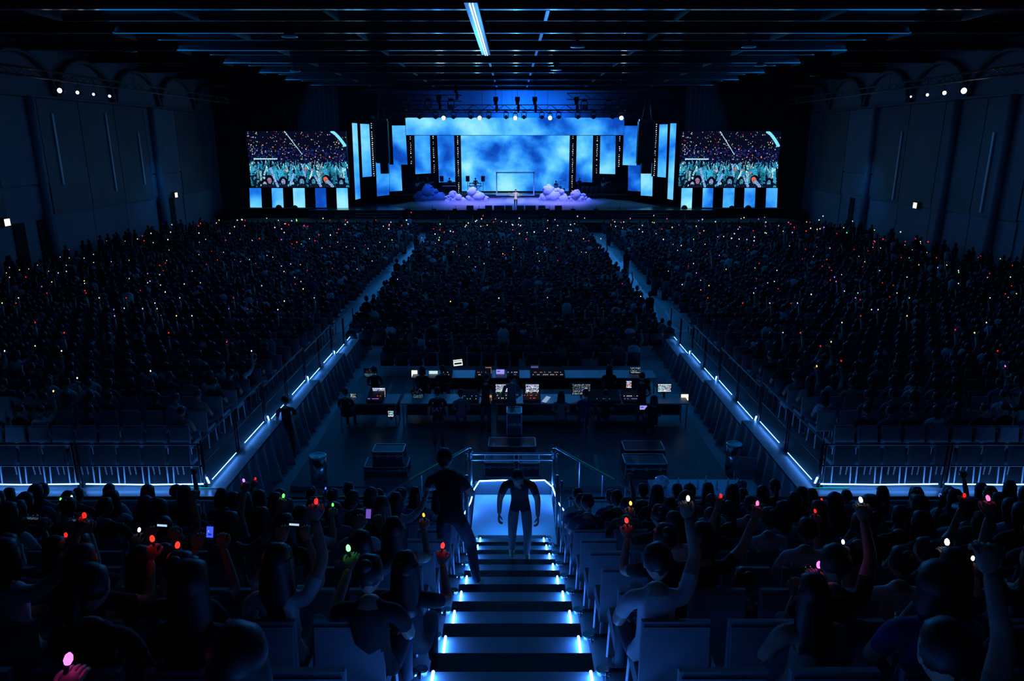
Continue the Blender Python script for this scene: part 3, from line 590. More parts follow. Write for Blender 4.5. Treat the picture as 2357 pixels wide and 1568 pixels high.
# ------------------------------------------------------------------ side tiers flanking the control area
EX = 6.3; tiers = [(13.5, 17.3, 1.2), (17.3, 21.0, 1.05), (21.0, 24.4, .90), (24.4, 28.0, .72)]
for sx in (-1, 1):
    sd = 'left' if sx < 0 else 'right'
    t = thing('side_platform', 'stepped seating platform on the %s edged by a white light line' % sd, 'platform', (0, 0, 0))
    for y0, y1, z in tiers:
        MB().b2((sx*(EX-.32), y0-(.32 if y0 < 14 else 0), z-.12), (sx*29.6, y1, z)).build('deck', M['deck'], t)
        MB().b2((sx*(EX+.3), y0+.1, 0), (sx*29.5, y1-.05, z-.12)).build('base', M['black'], t)
        # edge strip: lit plank face plus the line of light
        MB().b2((sx*(EX-.32), y0+.02, z), (sx*(EX+.02), y1-.02, z+.012)).build('edge_plank', M['tread'], t)
        n = 2
        for j in range(n):
            a = y0+(y1-y0)*j/n+.25; b = y0+(y1-y0)*(j+1)/n-.3
            MB().tube([(sx*(EX+.05), a, z+.10), (sx*(EX+.05), b, z+.09)], .007, 6).build('light_strip', M['edgestrip'], t)
        MB().tube([(sx*(EX+.05), y0+.08, z+.1), (sx*(EX+.05), y0, z+.26)], .02, 6).build('light_strip', M['edgestrip'], t)
        MB().b2((sx*(EX), y0, z+.005), (sx*(EX+.75), y0+.04, z+.016)).build('tape', M['green'], t)
        # skirting cloth with hanging folds
        m_ = 36; vs = []
        for j in range(m_+1):
            y = y0+(y1-y0)*j/m_; f = .10*math.sin(j*1.3)+.05*math.sin(j*2.9+1)
            for s_, zz in enumerate((z-.02, z*.6, z*.25, 0.0)): vs.append((sx*(EX-.34-[0, .04, .07, .1][s_]-f*[.1, .6, 1, 1.2][s_]), y, zz))
        MB().add(vs, [(j*4+s_, j*4+s_+1, j*4+s_+5, j*4+s_+4) for j in range(m_) for s_ in range(3)]).build('skirting', M['bluedrape'], t, smooth=True)
    # near face skirting
    m_ = 200; vs = []
    for j in range(m_+1):
        x = EX-.32+(29.92-EX)*j/m_; f = .06*math.sin(j*.9)+.03*math.sin(j*2.3)
        for s_, zz in enumerate((1.18, .8, .4, 0)): vs.append((sx*x, 13.14-[0, .05, .08, .1][s_]-f*[.2, .7, 1, 1][s_], zz))
    MB().add(vs, [(j*4+s_, j*4+s_+1, j*4+s_+5, j*4+s_+4) for j in range(m_) for s_ in range(3)]).build('skirting', M['bluedrape'], t, smooth=True)
    x = EX+.15
    while x < 14.6:
        MB().tube([(sx*x, 13.53, 1.30), (sx*(x+1.2), 13.53, 1.285), (sx*min(x+2.45, 14.6), 13.53, 1.30)], .012, 6).build('light_strip', M['edgestrip'], t); x += 2.6
    # railings
    r = thing('edge_railing', 'dark guard rail along the inner edge of the %s platform' % sd, 'railing', (sx*(EX+.12), 0, 0))
    for y0, y1, z in tiers:
        MB().tube([(0, y0+.05, z+1.05), (0, y1-.05, z+1.05)], .022, 6).build('rail', M['rail'], r)
        MB().tube([(0, y0+.05, z+.55), (0, y1-.05, z+.55)], .016, 6).build('rail', M['rail'], r)
        for yy in (y0+.06, (y0+y1)/2-.06, (y0+y1)/2+.06, y1-.06): MB().tube([(0, yy, z), (0, yy, z+1.05)], .022, 6).build('post', M['rail'], r)
    r = thing('near_railing', 'dark guard rail along the near edge of the %s platform' % sd, 'railing', (0, 13.56, 1.2))
    MB().tube([(sx*(EX+.1), 0, .98), (sx*15.5, 0, .98)], .022, 6).build('rail', M['rail'], r)
    MB().tube([(sx*(EX+.1), 0, .50), (sx*15.5, 0, .50)], .018, 6).build('rail', M['rail'], r)
    x = EX+.1
    while x < 15.5:
        for dx in (0, .09): MB().tube([(sx*(x+dx), 0, -.1), (sx*(x+dx), 0, .98)], .022, 6).build('post', M['rail'], r)
        x += 2.6
# ------------------------------------------------------------------ chairs
def make_chair(name, label):
    t = thing(name, label, 'chair')
    mb = MB().box((0, .0, .45), (.44, .44, .07), taper=.94); mb.build('seat', M['chair'], t)
    R = Matrix.Rotation(math.radians(-9), 3, 'X')
    mb = MB().box((0, -.245, .70), (.45, .045, .50), R=R, taper=.93); mb.box((0, -.245, .70), (.40, .065, .44), R=R); mb.build('backrest', M['chair'], t)
    for sx in (-1, 1):
        MB().tube([(sx*.19, .19, .42), (sx*.20, .22, 0)], .014, 6).build('leg', M['chairleg'], t)
        MB().tube([(sx*.19, -.20, .46), (sx*.20, -.24, 0)], .014, 6).build('leg', M['chairleg'], t)
    return t
CH = make_chair('banquet_chair', 'x'); ch_used = [False]
def chair(x, y, z, rz, label, group):
    if not ch_used[0]: ch_used[0] = True; o = CH; o.location = (x, y, z); o.rotation_euler = (0, 0, rz); o['label'] = label; o['group'] = group; KIDS(o); return o
    return dup(CH, (x, y, z), rz, label, group)
# ------------------------------------------------------------------ people
def hand(mb, wrist, d, palmn, side=1, curl=.3, s=1.0, mi=2):
    """palm plus five fingers; d = direction of the fingers, palmn = palm facing direction"""
    d = Vector(d).normalized(); n = Vector(palmn); n = (n-d*n.dot(d)).normalized(); u = d.cross(n).normalized()*side; w0 = Vector(wrist)
    Mx = Matrix((u, n, d)).transposed()
    pts = []
    mbl = MB(); mbl.ball((0, 0, .045), (.042, .017, .055), 10, 6)
    mb.add([w0+Mx @ Vector(p)*s for p in mbl.v], mbl.f, mi)
    for i, (fx, L) in enumerate(((-.03, .062), (-.011, .078), (.009, .082), (.028, .072))):
        a = Vector((fx, 0, .082)); c = curl*(1+.12*i); q = [a-Vector((0, 0, .03)), a]; ang = 0
        for seg in (.42, .32, .26): ang += c; a = a+Vector((0, math.sin(ang), math.cos(ang)))*L*seg; q.append(a)
        mb.tube([w0+Mx @ p*s for p in q], [.009*s, .0095*s, .009*s, .008*s, .006*s], 6, mi)
    q = [Vector((.025, .0, .02)), Vector((.05, .012, .045)), Vector((.056, .026, .07)), Vector((.05, .036, .09))]
    mb.tube([w0+Mx @ p*s for p in q], [.012*s, .011*s, .010*s, .007*s], 6, mi)
def headfn(a, b, d):
    x, y, z = a, b, d
    if z < 0: x *= 1-.28*z*z*1.0; y *= 1-.10*z*z
    if y < 0: y *= .98
    if y > .6:
        if abs(x) < .22 and -.35 < z < .12: y += .17*(1-abs(x)/.22)*(1-(abs(z+.12)/.25))*1.0 if abs(z+.12) < .25 else 0
        if .05 < z < .3 and .2 < abs(x) < .5: y -= .07
        if abs(z+.55) < .12 and abs(x) < .3: y += .04
    return (x, y, z)
def person(name, J, rad, hair='short', curls=(.9, .9), hdir=None, face=(0, 1, -.1), topskin=False, detail=True, shorts=False, hs=(1, 1, 1)):
    """J: joints; returns (body mesh, hair mesh). material slots: 0 top, 1 trousers, 2 skin, 3 shoes"""
    names = list(J); idx = {n_: i for i, n_ in enumerate(names)}
    E = [('pelvis', 'waist', 0), ('waist', 'chest', 0), ('chest', 'neckb', 0), ('neckb', 'neck', 2)]
    for s_ in 'LR':
        E += [('neckb', 'sh'+s_, 0), ('sh'+s_, 'el'+s_, 0), ('el'+s_, 'wr'+s_, 2), ('pelvis', 'hip'+s_, 1), ('hip'+s_, 'kn'+s_, 1), ('kn'+s_, 'an'+s_, 1), ('an'+s_, 'toe'+s_, 3)]
    V = [Vector(J[n_]) for n_ in names]; me = bpy.data.meshes.new('tmp'); me.from_pydata(V, [(idx[a], idx[b]) for a, b, _ in E], [])
    o = bpy.data.objects.new('tmp', me); COL.objects.link(o); mod = o.modifiers.new('s', 'SKIN'); mod.use_smooth_shade = True; mod.branch_smoothing = .6
    for i, n_ in enumerate(names):
        r = rad[n_[:-1]] if n_[-1] in 'LR' and n_[:-1] in rad else rad[n_]; sv = me.skin_vertices[0].data[i]
        sv.radius = r if isinstance(r, tuple) else (r, r); sv.use_root = (n_ == 'pelvis')
    ss = o.modifiers.new('u', 'SUBSURF'); ss.levels = 1; ss.render_levels = 1
    dg = bpy.context.evaluated_depsgraph_get(); ev = o.evaluated_get(dg); m2 = bpy.data.meshes.new_from_object(ev)
    nv = len(m2.vertices); cv = np.empty(nv*3); m2.vertices.foreach_get('co', cv); cv = cv.reshape(-1, 3)
    fs = [tuple(p.vertices) for p in m2.polygons]; cen = np.array([cv[list(f)].mean(0) for f in fs])
    best = np.full(len(fs), 1e9); mi = np.zeros(len(fs), int)
    for a, b, k in E:
        A = np.array(J[a]); B = np.array(J[b]); d = B-A; t = np.clip(((cen-A)@d)/max(d@d, 1e-9), 0, 1)
        dist = np.linalg.norm(cen-A-t[:, None]*d, axis=1)
        m_ = dist < best; best[m_] = dist[m_]
        kk = np.full(len(fs), k)
        if a[:2] == 'sh': kk[t > .55] = 2
        if shorts and a[:2] == 'kn': kk[:] = 2
        if a[:3] == 'hip' and J['pelvis'][2] > .8: kk = np.where(cen[:, 2] > J['pelvis'][2]-.09, 0, 1)
        if (a, b) == ('pelvis', 'waist') or (a == 'pelvis' and b[:3] == 'hip'): kk = np.where(cen[:, 2] > J['pelvis'][2]-(.09 if J['pelvis'][2] > .8 else .035), 0, 1)
        mi[m_] = kk[m_]
    bpy.data.objects.remove(o); bpy.data.meshes.remove(me); bpy.data.meshes.remove(m2)
    mb = MB(); mb.v = [tuple(p) for p in cv]; mb.f = fs; mb.m = [int(q) for q in mi]
    hc = Vector(J['head']); fd = Vector(face).normalized(); up = Vector((0, 0, 1)); rt = fd.cross(up).normalized(); up = rt.cross(fd)
    Mh = Matrix((rt, fd, up)).transposed()
    hb = MB(); hb.ball((0, 0, 0), (.076, .095, .115), 16, 12, fn=headfn)
    for sx in (-1, 1): hb.ball((sx*.078, -.005, -.005), (.012, .02, .03), 6, 5)
    mb.add([hc+Mh @ Vector(p) for p in hb.v], hb.f, 2)
    if detail:
        eb = MB()
        for sx in (-1, 1): eb.ball((sx*.029, .079, .015), (.013, .008, .007), 6, 5)
        mb.add([hc+Mh @ Vector(p) for p in eb.v], eb.f, 3)
    for i, s_ in enumerate('LR'):
        wv = Vector(J['wr'+s_]); dv = (wv-Vector(J['el'+s_])).normalized()
        if hdir and hdir[i]: dv = Vector(hdir[i])
        hand(mb, wv-dv*.012, dv, (0, 1, .01) if dv.z > .2 else ((1 if s_ == 'L' else -1), .2, 0), side=(1 if s_ == 'L' else -1), curl=curls[i], mi=2)
    bm = mb.mesh(name+'_body', [M['tee'], M['jeans'], M['skin'], M['dshoe']], smooth=True)
    # hair
    hm = MB(); ph = random.random()*6
    def cap(a, b, d, thick=1.0):
        k = 1+.03*math.sin(7*a+ph)+.03*math.sin(9*d+5*b)
        if b > .35 and d < .55: k *= .80 if d > -.2 else .6
        if d < -.35: k *= .86
        return (a*k, b*k, d*k)
    hm.ball((0, -.012, .022), (.092*hs[0], .108*hs[1], .118*hs[2]), 16, 11, fn=cap)
    if hair in ('long', 'bob'):
        Ld = .36 if hair == 'long' else .16
        vs = []; n = 12; rings = 6
        for j in range(rings+1):
            t_ = j/rings
            for i in range(n):
                a = PI+PI*i/(n-1); kx = .095*(1+.18*math.sin(t_*2.2)); ky = .10*(1-.25*t_)
                vs.append((kx*math.cos(a)*(1+.03*math.sin(i*3)), -.01+ky*math.sin(a)-(.03*t_), .04-t_*Ld+.012*math.sin(i*2.3)*t_))
        n2 = len(vs); vs += [(p[0]*.6, p[1]*.45, p[2]) for p in vs]
        f = [(j*n+i, j*n+i+1, (j+1)*n+i+1, (j+1)*n+i) for j in range(rings) for i in range(n-1)]
        f += [(q+n2 if True else q) for q in []]+[tuple(q+n2 for q in x[::-1]) for x in f]
        f += [(rings*n+i, rings*n+i+1, rings*n+i+1+n2, rings*n+i+n2) for i in range(n-1)]
        f += [(j*n, (j+1)*n, (j+1)*n+n2, j*n+n2) for j in range(rings)]+[((j+1)*n+n-1, j*n+n-1, j*n+n-1+n2, (j+1)*n+n-1+n2) for j in range(rings)]
        hm.add(vs, f)
    if hair == 'bun': hm.ball((0, -.085, .10), (.045, .045, .04), 10, 7)
    if hair == 'pony':
        hm.tube([(0, -.09, .06), (0, -.16, .03), (0, -.17, -.08), (0, -.14, -.2)], [.025, .035, .032, .008], 8)
    if hair == 'hat':
        hm.lathe((0, -.005, .03), [(.17, -.005), (.168, .012), (.10, .02), (.098, .09), (.07, .115), (.001, .12)], 18)
    hm.v = [tuple(hc+Mh @ Vector(p)) for p in hm.v]
    return bm, hm.mesh(name+'_hair', [M['hair']], smooth=True)
RAD = dict(pelvis=(.155, .115), waist=(.135, .10), chest=(.165, .11), neckb=(.085, .075), neck=(.052, .052), head=(.05, .05), sh=(.066, .062), el=(.043, .043), wr=(.028, .028), hip=(.095, .09), kn=(.062, .062), an=(.042, .045), toe=(.04, .03))
def rads(k=1.0): return {a: (b[0]*k, b[1]*k) for a, b in RAD.items() if a != 'head'}
def seatJ(lean=0.0, **kw):
    J = dict(pelvis=(0, -.06, .56), waist=(0, -.09+lean*.2, .72), chest=(0, -.10+lean*.5, .90), neckb=(0, -.09+lean*.8, 1.04), neck=(0, -.07+lean, 1.12))
    for s_, sx in (('L', -1), ('R', 1)):
        J['sh'+s_] = (sx*.175, -.09+lean*.75, 1.00); J['el'+s_] = (sx*.22, .02+lean*.5, .76); J['wr'+s_] = (sx*.12, .22, .66)
        J['hip'+s_] = (sx*.09, .0, .53); J['kn'+s_] = (sx*.11, .40, .53); J['an'+s_] = (sx*.11, .40, .10); J['toe'+s_] = (sx*.12, .53, .05)
    J.update(kw); J['head'] = kw.get('head', (0, -.05+lean*1.15, 1.235)); return J
def standJ(lean=0.0, **kw):
    J = dict(pelvis=(0, 0, .94), waist=(0, lean*.2, 1.09), chest=(0, lean*.5, 1.27), neckb=(0, lean*.8, 1.42), neck=(0, lean*.95, 1.50))
    for s_, sx in (('L', -1), ('R', 1)):
        J['sh'+s_] = (sx*.18, lean*.75, 1.385); J['el'+s_] = (sx*.235, lean*.5-.02, 1.12); J['wr'+s_] = (sx*.25, .06+lean*.6, .88)
        J['hip'+s_] = (sx*.09, 0, .90); J['kn'+s_] = (sx*.10, .02, .50); J['an'+s_] = (sx*.11, -.02, .09); J['toe'+s_] = (sx*.12, .12, .045)
    J.update(kw); J['head'] = kw.get('head', (0, lean*1.1+.02, 1.615)); return J
def nohead(J): return {k: v for k, v in J.items() if k != 'head'}
_P = {}
def proto(key, J, hair, **kw):
    hp = J['head']; JJ = dict(J)
    bm, hm = person(key, _wrap(JJ), rads(kw.pop('fat', 1.0)), hair=hair, **kw); _P[key] = (bm, hm)
class _W(dict): pass
def _wrap(J): return J
# 'head' is not part of the skin graph, so take it out there
_person = person
def person(name, J, rad, **kw):
    class D(dict):
        def __iter__(s): return iter([k for k in dict.keys(s) if k != 'head'])
    return _person(name, D(J), rad, **kw)
def proto(key, J, hair, fat=1.0, **kw): _P[key] = person(key, J, rads(fat), hair=hair, **kw)
up_R = dict(elR=(.27, .05, 1.22), wrR=(.22, .12, 1.46)); up_L = dict(elL=(-.27, .05, 1.22), wrL=(-.22, .12, 1.46))
proto('sit_a', seatJ(), 'short'); proto('sit_b', seatJ(.05), 'long', hs=(1.05, 1.05, 1.02)); proto('sit_c', seatJ(-.02), 'bun', fat=.93)
proto('sit_d', seatJ(.08), 'pony', fat=.95); proto('sit_e', seatJ(0), 'bob', fat=1.1, hs=(1.12, 1.1, 1.03)); proto('sit_f', seatJ(.02), 'hat')
proto('up_ra', seatJ(**up_R), 'short', curls=(.5, .9)); proto('up_rb', seatJ(.03, **up_R), 'long', curls=(.5, .9)); proto('up_rc', seatJ(.03, elR=(.33, .02, 1.12), wrR=(.42, .08, 1.35)), 'bob', curls=(.5, .9))
proto('up_la', seatJ(**up_L), 'short', curls=(.9, .5)); proto('up_lb', seatJ(**up_L), 'long', curls=(.9, .5))
proto('mid_r', seatJ(elR=(.28, .10, .86), wrR=(.22, .30, 1.05)), 'long', curls=(.5, .5)); proto('mid_l', seatJ(elL=(-.28, .10, .86), wrL=(-.22, .30, 1.05)), 'bun', curls=(.5, .5))
proto('low_r', seatJ(elR=(.26, .08, .76), wrR=(.16, .32, .80)), 'short', curls=(.5, .6), hdir=(None, (-.1, .5, 1))); proto('wide_r', seatJ(elR=(.36, .02, 1.05), wrR=(.46, .08, 1.30)), 'pony', curls=(.5, .4))
proto('open_r', seatJ(**up_R), 'bun', curls=(.5, .08), fat=.93)
ph = dict(elL=(-.24, .12, .98), wrL=(-.10, .30, 1.22), elR=(.24, .12, .98), wrR=(.10, .30, 1.22))
proto('phone_a', seatJ(**ph), 'short', curls=(.6, .6), hdir=((.3, .2, 1), (-.3, .2, 1))); proto('phone_b', seatJ(.03, **ph), 'long', curls=(.6, .6), hdir=((.3, .2, 1), (-.3, .2, 1)))
proto('stand_a', standJ(), 'short'); proto('stand_b', standJ(.04), 'long', fat=.95); proto('stand_c', standJ(elR=(.30, .03, 1.52), wrR=(.26, .10, 1.76)), 'short', curls=(.5, .9))
proto('desk', standJ(.16, elL=(-.25, .16, 1.12), wrL=(-.2, .36, 1.0), elR=(.25, .16, 1.12), wrR=(.2, .36, 1.0)), 'short')
HANDR = {'up_ra': (.22, .15, 1.55), 'up_rb': (.22, .15, 1.55), 'up_rc': (.45, .13, 1.43), 'open_r': (.22, .15, 1.55), 'mid_r': (.22, .36, 1.14), 'low_r': (.15, .37, .89), 'wide_r': (.48, .12, 1.38)}
HANDL = {'up_la': (-.22, .15, 1.55), 'up_lb': (-.22, .15, 1.55), 'mid_l': (-.22, .36, 1.14)}
def put(key, x, y, z, rz, label, top='tee', leg='jeans', hairm=None, group=None, sc=1.0, skin=None, shoe=None):
    bm, hm = _P[key]
    o = link('person', bm, None, (x, y, z)); o.rotation_euler = (0, 0, rz); o.scale = (sc, sc, sc); tag(o, label, 'person', group)
    for i, mt in ((0, M[top]), (1, M[leg]), (3, M[shoe]) if shoe else (1, M[leg])):
        o.material_slots[i].link = 'OBJECT'; o.material_slots[i].material = mt
    h = link('hair', hm, o)
    if hairm: h.material_slots[0].link = 'OBJECT'; h.material_slots[0].material = M[hairm]
    return o
# light sticks
SC = dict(red=(1, .01, .005), white=(.9, .95, 1), yellow=(1, .65, .15), orange=(1, .35, .03), green=(.1, 1, .12), blue=(.08, .12, 1), violet=(.45, .15, 1), magenta=(1, .06, .8), pink=(1, .12, .35))
SM = {k: nosample(mat('lightstick_'+k, (.3, .3, .3), .4, emit=c, es=2.2 if k != 'white' else 1.4)) for k, c in SC.items()}
SMB = {k: mat('bright_lightstick_'+k, (.3, .3, .3), .4, emit=c, es=6) for k, c in SC.items()}
core = nosample(mat('lightstick_core', (.5, .5, .5), .4, emit=(1, .8, .95), es=3))
hmesh = MB().tube([(0, 0, -.045), (0, 0, .0)], [.009, .009], 8).mesh('handle', M['speaker'], True)
bulb = {k: MB().lathe((0, 0, .0), [(.003, -.002), (.009, .002), (.013, .014), (.011, .03), (.003, .038)], 10).mesh('bulb_'+k, SM[k], True) for k in SC}
bulbB = {k: MB().lathe((0, 0, .0), [(.004, -.002), (.011, .002), (.016, .016), (.013, .034), (.004, .044)], 12).mesh('bulbb_'+k, SMB[k], True) for k in SC}
nst = [0]
def stick(p, col, label, group, tilt=(0, 0), sc=1.0, big=False):
    if nst[0] >= 300: return
    nst[0] += 1
    o = thing('light_stick', label, 'light stick', p, group=group); o.rotation_euler = (tilt[0], tilt[1], 0); o.scale = (sc,)*3
    link('handle', hmesh, o); link('bulb', (bulbB if big else bulb)[col], o)
TOPS = ['tee', 'tee', 'tee', 'grey', 'navy', 'white', 'tee', 'jeans', 'white', 'red', 'beige', 'violet']
TW = {'tee': 'black', 'grey': 'grey', 'navy': 'navy', 'white': 'white', 'jeans': 'denim', 'red': 'maroon', 'beige': 'beige', 'violet': 'violet'}
HW_ = {'short': 'short-haired', 'long': 'long-haired'}
KW = {'sit_a': 'short-haired', 'sit_b': 'long-haired', 'sit_c': 'bun-haired', 'sit_d': 'pony-tailed', 'sit_e': 'bob-haired', 'sit_f': 'hat-wearing', 'up_ra': 'short-haired', 'up_rb': 'long-haired', 'up_rc': 'bob-haired', 'up_la': 'short-haired', 'up_lb': 'long-haired', 'open_r': 'bun-haired', 'mid_r': 'long-haired', 'mid_l': 'bun-haired', 'low_r': 'short-haired', 'wide_r': 'pony-tailed', 'phone_a': 'short-haired', 'phone_b': 'long-haired', 'stand_a': 'standing', 'stand_b': 'standing long-haired', 'stand_c': 'standing'}
# sticks seen in the near rows: (px, py, colour, big)
NS = [(155, 1530, 'magenta', 1), (352, 1247, 'red', 1), (408, 1262, 'red', 1), (195, 1193, 'red', 0), (152, 1237, 'red', 0), (803, 1269, 'green', 1), (1018, 1262, 'red', 1), (992, 1112, 'orange', 0), (976, 1190, 'orange', 0), (1452, 1163, 'orange', 1), (1443, 1204, 'red', 1), (1660, 1146, 'red', 0), (1743, 1164, 'pink', 0), (1584, 1154, 'white', 0), (1877, 1181, 'red', 0), (1983, 1157, 'white', 0), (2133, 1154, 'blue', 0), (2163, 1144, 'blue', 0), (2220, 1145, 'red', 0), (2276, 1153, 'pink', 0), (1885, 1308, 'magenta', 1), (2180, 1255, 'white', 1), (2238, 1291, 'white', 0), (1941, 1253, 'white', 0), (1615, 1298, 'white', 0), (652, 1146, 'green', 0), (766, 1166, 'green', 0), (727, 1161, 'red', 0), (749, 1127, 'blue', 0), (562, 1110, 'violet', 0), (140, 1153, 'green', 0), (165, 1147, 'white', 0), (320, 1225, 'white', 0), (2030, 1121, 'green', 0), (588, 1105, 'red', 0), (1890, 1154, 'red', 0)]
NPH = [(483, 1225, 'blue'), (1560, 1335, 'video'), (373, 1210, 'white'), (677, 1208, 'white'), (75, 1190, 'video'), (180, 1195, 'video'), (848, 1183, 'violet'), (1865, 1328, 'tall'), (15, 1315, 'video')]
def seatpos(k, i, sx): return sx*(1.0+.53*i), YK(k)-.46, ZK(k)
occ = {}
def assign(px, py, opts, payload, kmax, kpen=0):
    best = None
    for k in range(-1, kmax+1):
        for key, (hx, hy, hz) in opts:
            q = P(px, py, Z=ZK(k)+hz); dy = q.y-hy-(YK(k)-.46); sx = -1 if q.x-hx < 0 else 1
            i = max(0, round((abs(q.x-hx)-1.0)/.53))
            if (k, i, sx) in occ: continue
            dx = q.x-hx-sx*(1.0+.53*i)
            s_ = abs(dy)*2+abs(dx)*.6+(.5 if abs(dy) > .3 else 0)+(.15 if hz < 1 else 0)+rq.random()*.05
            if best is None or s_ < best[0]: best = (s_, k, i, sx, key, dx, dy, q)
    if best: s_, k, i, sx, key, dx, dy, q = best; occ[(k, i, sx)] = (key, payload[0], payload[1], dx, q, dy)
rq = random.Random(9)
HO = [(k_, v_) for k_, v_ in list(HANDR.items())+list(HANDL.items()) if k_ != 'low_r']
for (px, py, c, big) in NS: assign(px, py, HO, (c, big), 8 if py > 1400 else 6)
for (px, py, c) in NPH: assign(px, py, [('phone_a', (0, .33, 1.335)), ('phone_b', (0, .33, 1.335))], ('phone:'+c, 0), 6)
0 and print('OCC', [(k_, v_[0], v_[1], [round(q_) for q_ in PX(*v_[4])[:2]]) for k_, v_ in occ.items() if 'mag' in v_[1] or 'tall' in v_[1]])
SEEN = [(*PX(*v_[4])[:2], k_[0]) for k_, v_ in occ.items()]
phim = {}
for kx, im in (('blue', np.tile(np.array((.05, .12, 1.0)), (14, 8, 1))), ('white', np.tile(np.array((.5, .7, 1.0)), (3, 12, 1))), ('violet', np.tile(np.array((.16, .08, .5)), (14, 8, 1))), ('video', crowd_img(30, 20, 5, .25)), ('tall', crowd_img(18, 44, 8, .5)[:, :, [1, 0, 0]]*np.array((1.6, 1.2, 1.0)))):
    if kx == 'blue': im = im.copy(); im[9:11, 2:6] = (.01, .02, .3); im[5:7, 2:3] = (.5, .6, 1)
    phim[kx] = grid_screen(*{'blue': (.05, .085), 'violet': (.045, .085), 'video': (.10, .05), 'white': (.075, .016), 'tall': (.06, .15)}[kx], im)
pbody = MB().b2((-.028, .004, -.046), (.028, .012, .046)).mesh('phone_body', M['speaker']); pbodyt = MB().b2((-.034, .004, -.08), (.034, .012, .08)).mesh('phone_body', M['speaker']); pbodyw = MB().b2((-.054, .004, -.028), (.054, .012, .028)).mesh('phone_body', M['speaker'])
def phone(p, kind, label, rot=(0, 0, 0), sc=1.0):
    o = thing('smartphone', label, 'phone', p); o.rotation_euler = rot; o.scale = (sc,)*3
    link('case', pbody if kind in ('blue', 'violet') else (pbodyt if kind == 'tall' else pbodyw), o); link('screen', phim[kind], o)
npeople = 0; nchair = 0
rj = random.Random(5)
for k in range(-1, 11):
    for sx in (-1, 1):
        sd = 'left' if sx < 0 else 'right'
        vis = (YK(k)*cp+(H-ZK(k)-.8)*sp)*.73+.5
        for i in range(24):
            x, y, z = seatpos(k, i, sx)
            if (k, i, sx) not in occ and (abs(x) > vis or k > 8): continue
            if k > 9: continue
            where = '%s row from rail, %s seat %s of stairs' % (ORD[k+2], ORD[i+1], sd)
            chair(x, y, z, 0, 'grey padded chair, '+where, 'chairs in the near tiers'); nchair += 1
            oc = occ.get((k, i, sx))
            if (sx == -1 and i == 0 and k in (1, 2, 3)): continue
            if oc is None and (rj.random() < .10 or (sx > 0 and i == 0 and k in (2, 3, 4, 5, 6)) or (sx < 0 and i == 0 and k in (3, 4, 5))): continue
            if oc is None:
                h1 = PX(x, y, z+1.2); h2 = PX(x, y, z+.95); blk = False
                for (px, py, kk) in SEEN:
                    if kk < k and (math.hypot(px-h1[0], py-h1[1]) < .21*F/h1[2] or math.hypot(px-h2[0], py-h2[1]) < .26*F/h1[2]): blk = True
                if blk: continue
            top = rj.choice(TOPS); hm = 'hairb' if rj.random() < .2 else None
            if oc:
                key, c, big, dx, q, dy = oc; lx = x+dx; y += dy
                lift = 0
                if c.startswith('phone:'):
                    put(key, lx, y, z, 0, '%s person in %s top filming, %s' % (KW[key], TW[top], where), top, 'jeans', hm)
                    kn = c[6:]; phone((lx, y+.33, z+1.335), kn, 'raised phone with lit screen, '+where, (math.radians(-12), math.radians(-22 if kn == 'tall' else 4), 0))
                else:
                    put(key, lx, y, z, rj.uniform(-.05, .05), '%s person in %s top, arm up, %s' % (KW[key], TW[top], where), top, 'jeans', hm)
                    hp = HANDR.get(key) or HANDL[key]
                    stick((lx+hp[0], y+hp[1], z+hp[2]), c, '%s glowing light stick, %s' % (c, where), None, (math.radians(-15), rj.uniform(-.3, .3)), 1.0, bool(big))
            else:
                key = rj.choice(['sit_a', 'sit_b', 'sit_c', 'sit_d', 'sit_e', 'sit_a', 'sit_b', 'up_ra' if rj.random() < .3 else 'sit_e', 'sit_f' if rj.random() < .2 else 'sit_a'])
                put(key, x+rj.uniform(-.05, .05), y+rj.uniform(-.03, .04), z, rj.uniform(-.18, .18), '%s person in %s top, %s' % (KW[key], TW[top], where), top, 'jeans', hm, sc=rj.uniform(.95, 1.04))
            npeople += 1
# large phone and hand at lower right
# man walking up the stairs
J = standJ(0, pelvis=(0, .0, .93), waist=(0, .06, 1.07), chest=(.01, .14, 1.23), neckb=(.02, .22, 1.36), neck=(.03, .28, 1.42), head=(.04, .36, 1.50),
    shL=(-.17, .20, 1.32), elL=(-.25, .17, 1.07), wrL=(-.25, .27, .84), shR=(.21, .19, 1.32), elR=(.29, .13, 1.07), wrR=(.30, .20, .84),
    hipL=(-.09, .0, .89), knL=(-.11, .14, .50), anL=(-.10, .0, .09), toeL=(-.12, .14, .045), hipR=(.09, .0, .89), knR=(.11, .05, .50), anR=(.12, -.10, .10), toeR=(.12, .04, .05))
proto('walker', J, 'short', fat=1.13, face=(0, .75, -.65), curls=(.4, .4))
put('walker', .12, 9.60, ZK(0)+.0, PI, 'man in black t-shirt and grey trousers walking up the central stairs', 'tee', 'grey', sc=1.03, shoe='shoe')
J = standJ(0, pelvis=(0, -.05, .93), waist=(-.02, .06, 1.05), chest=(-.08, .2, 1.18), neckb=(-.14, .32, 1.27), neck=(-.17, .40, 1.32), head=(-.19, .48, 1.38),
    shL=(-.30, .28, 1.22), elL=(-.40, .42, 1.02), wrL=(-.30, .62, .95), shR=(.04, .30, 1.24), elR=(.16, .40, 1.0), wrR=(.12, .58, .92),
    hipR=(.10, -.03, .88), knR=(.20, .12, .50), anR=(.30, -.06, .09), toeR=(.36, .07, .045))
proto('leaner', J, 'short', fat=1.2, face=(-.2, .9, -.3), hs=(1.15, 1.15, 1.1))
put('leaner', -.74, 7.80, ZK(2), -.15, 'person in dark top stooping beside the stairs, one trainer on a step', 'tee', 'jeans', sc=1.05, shoe='shoe')
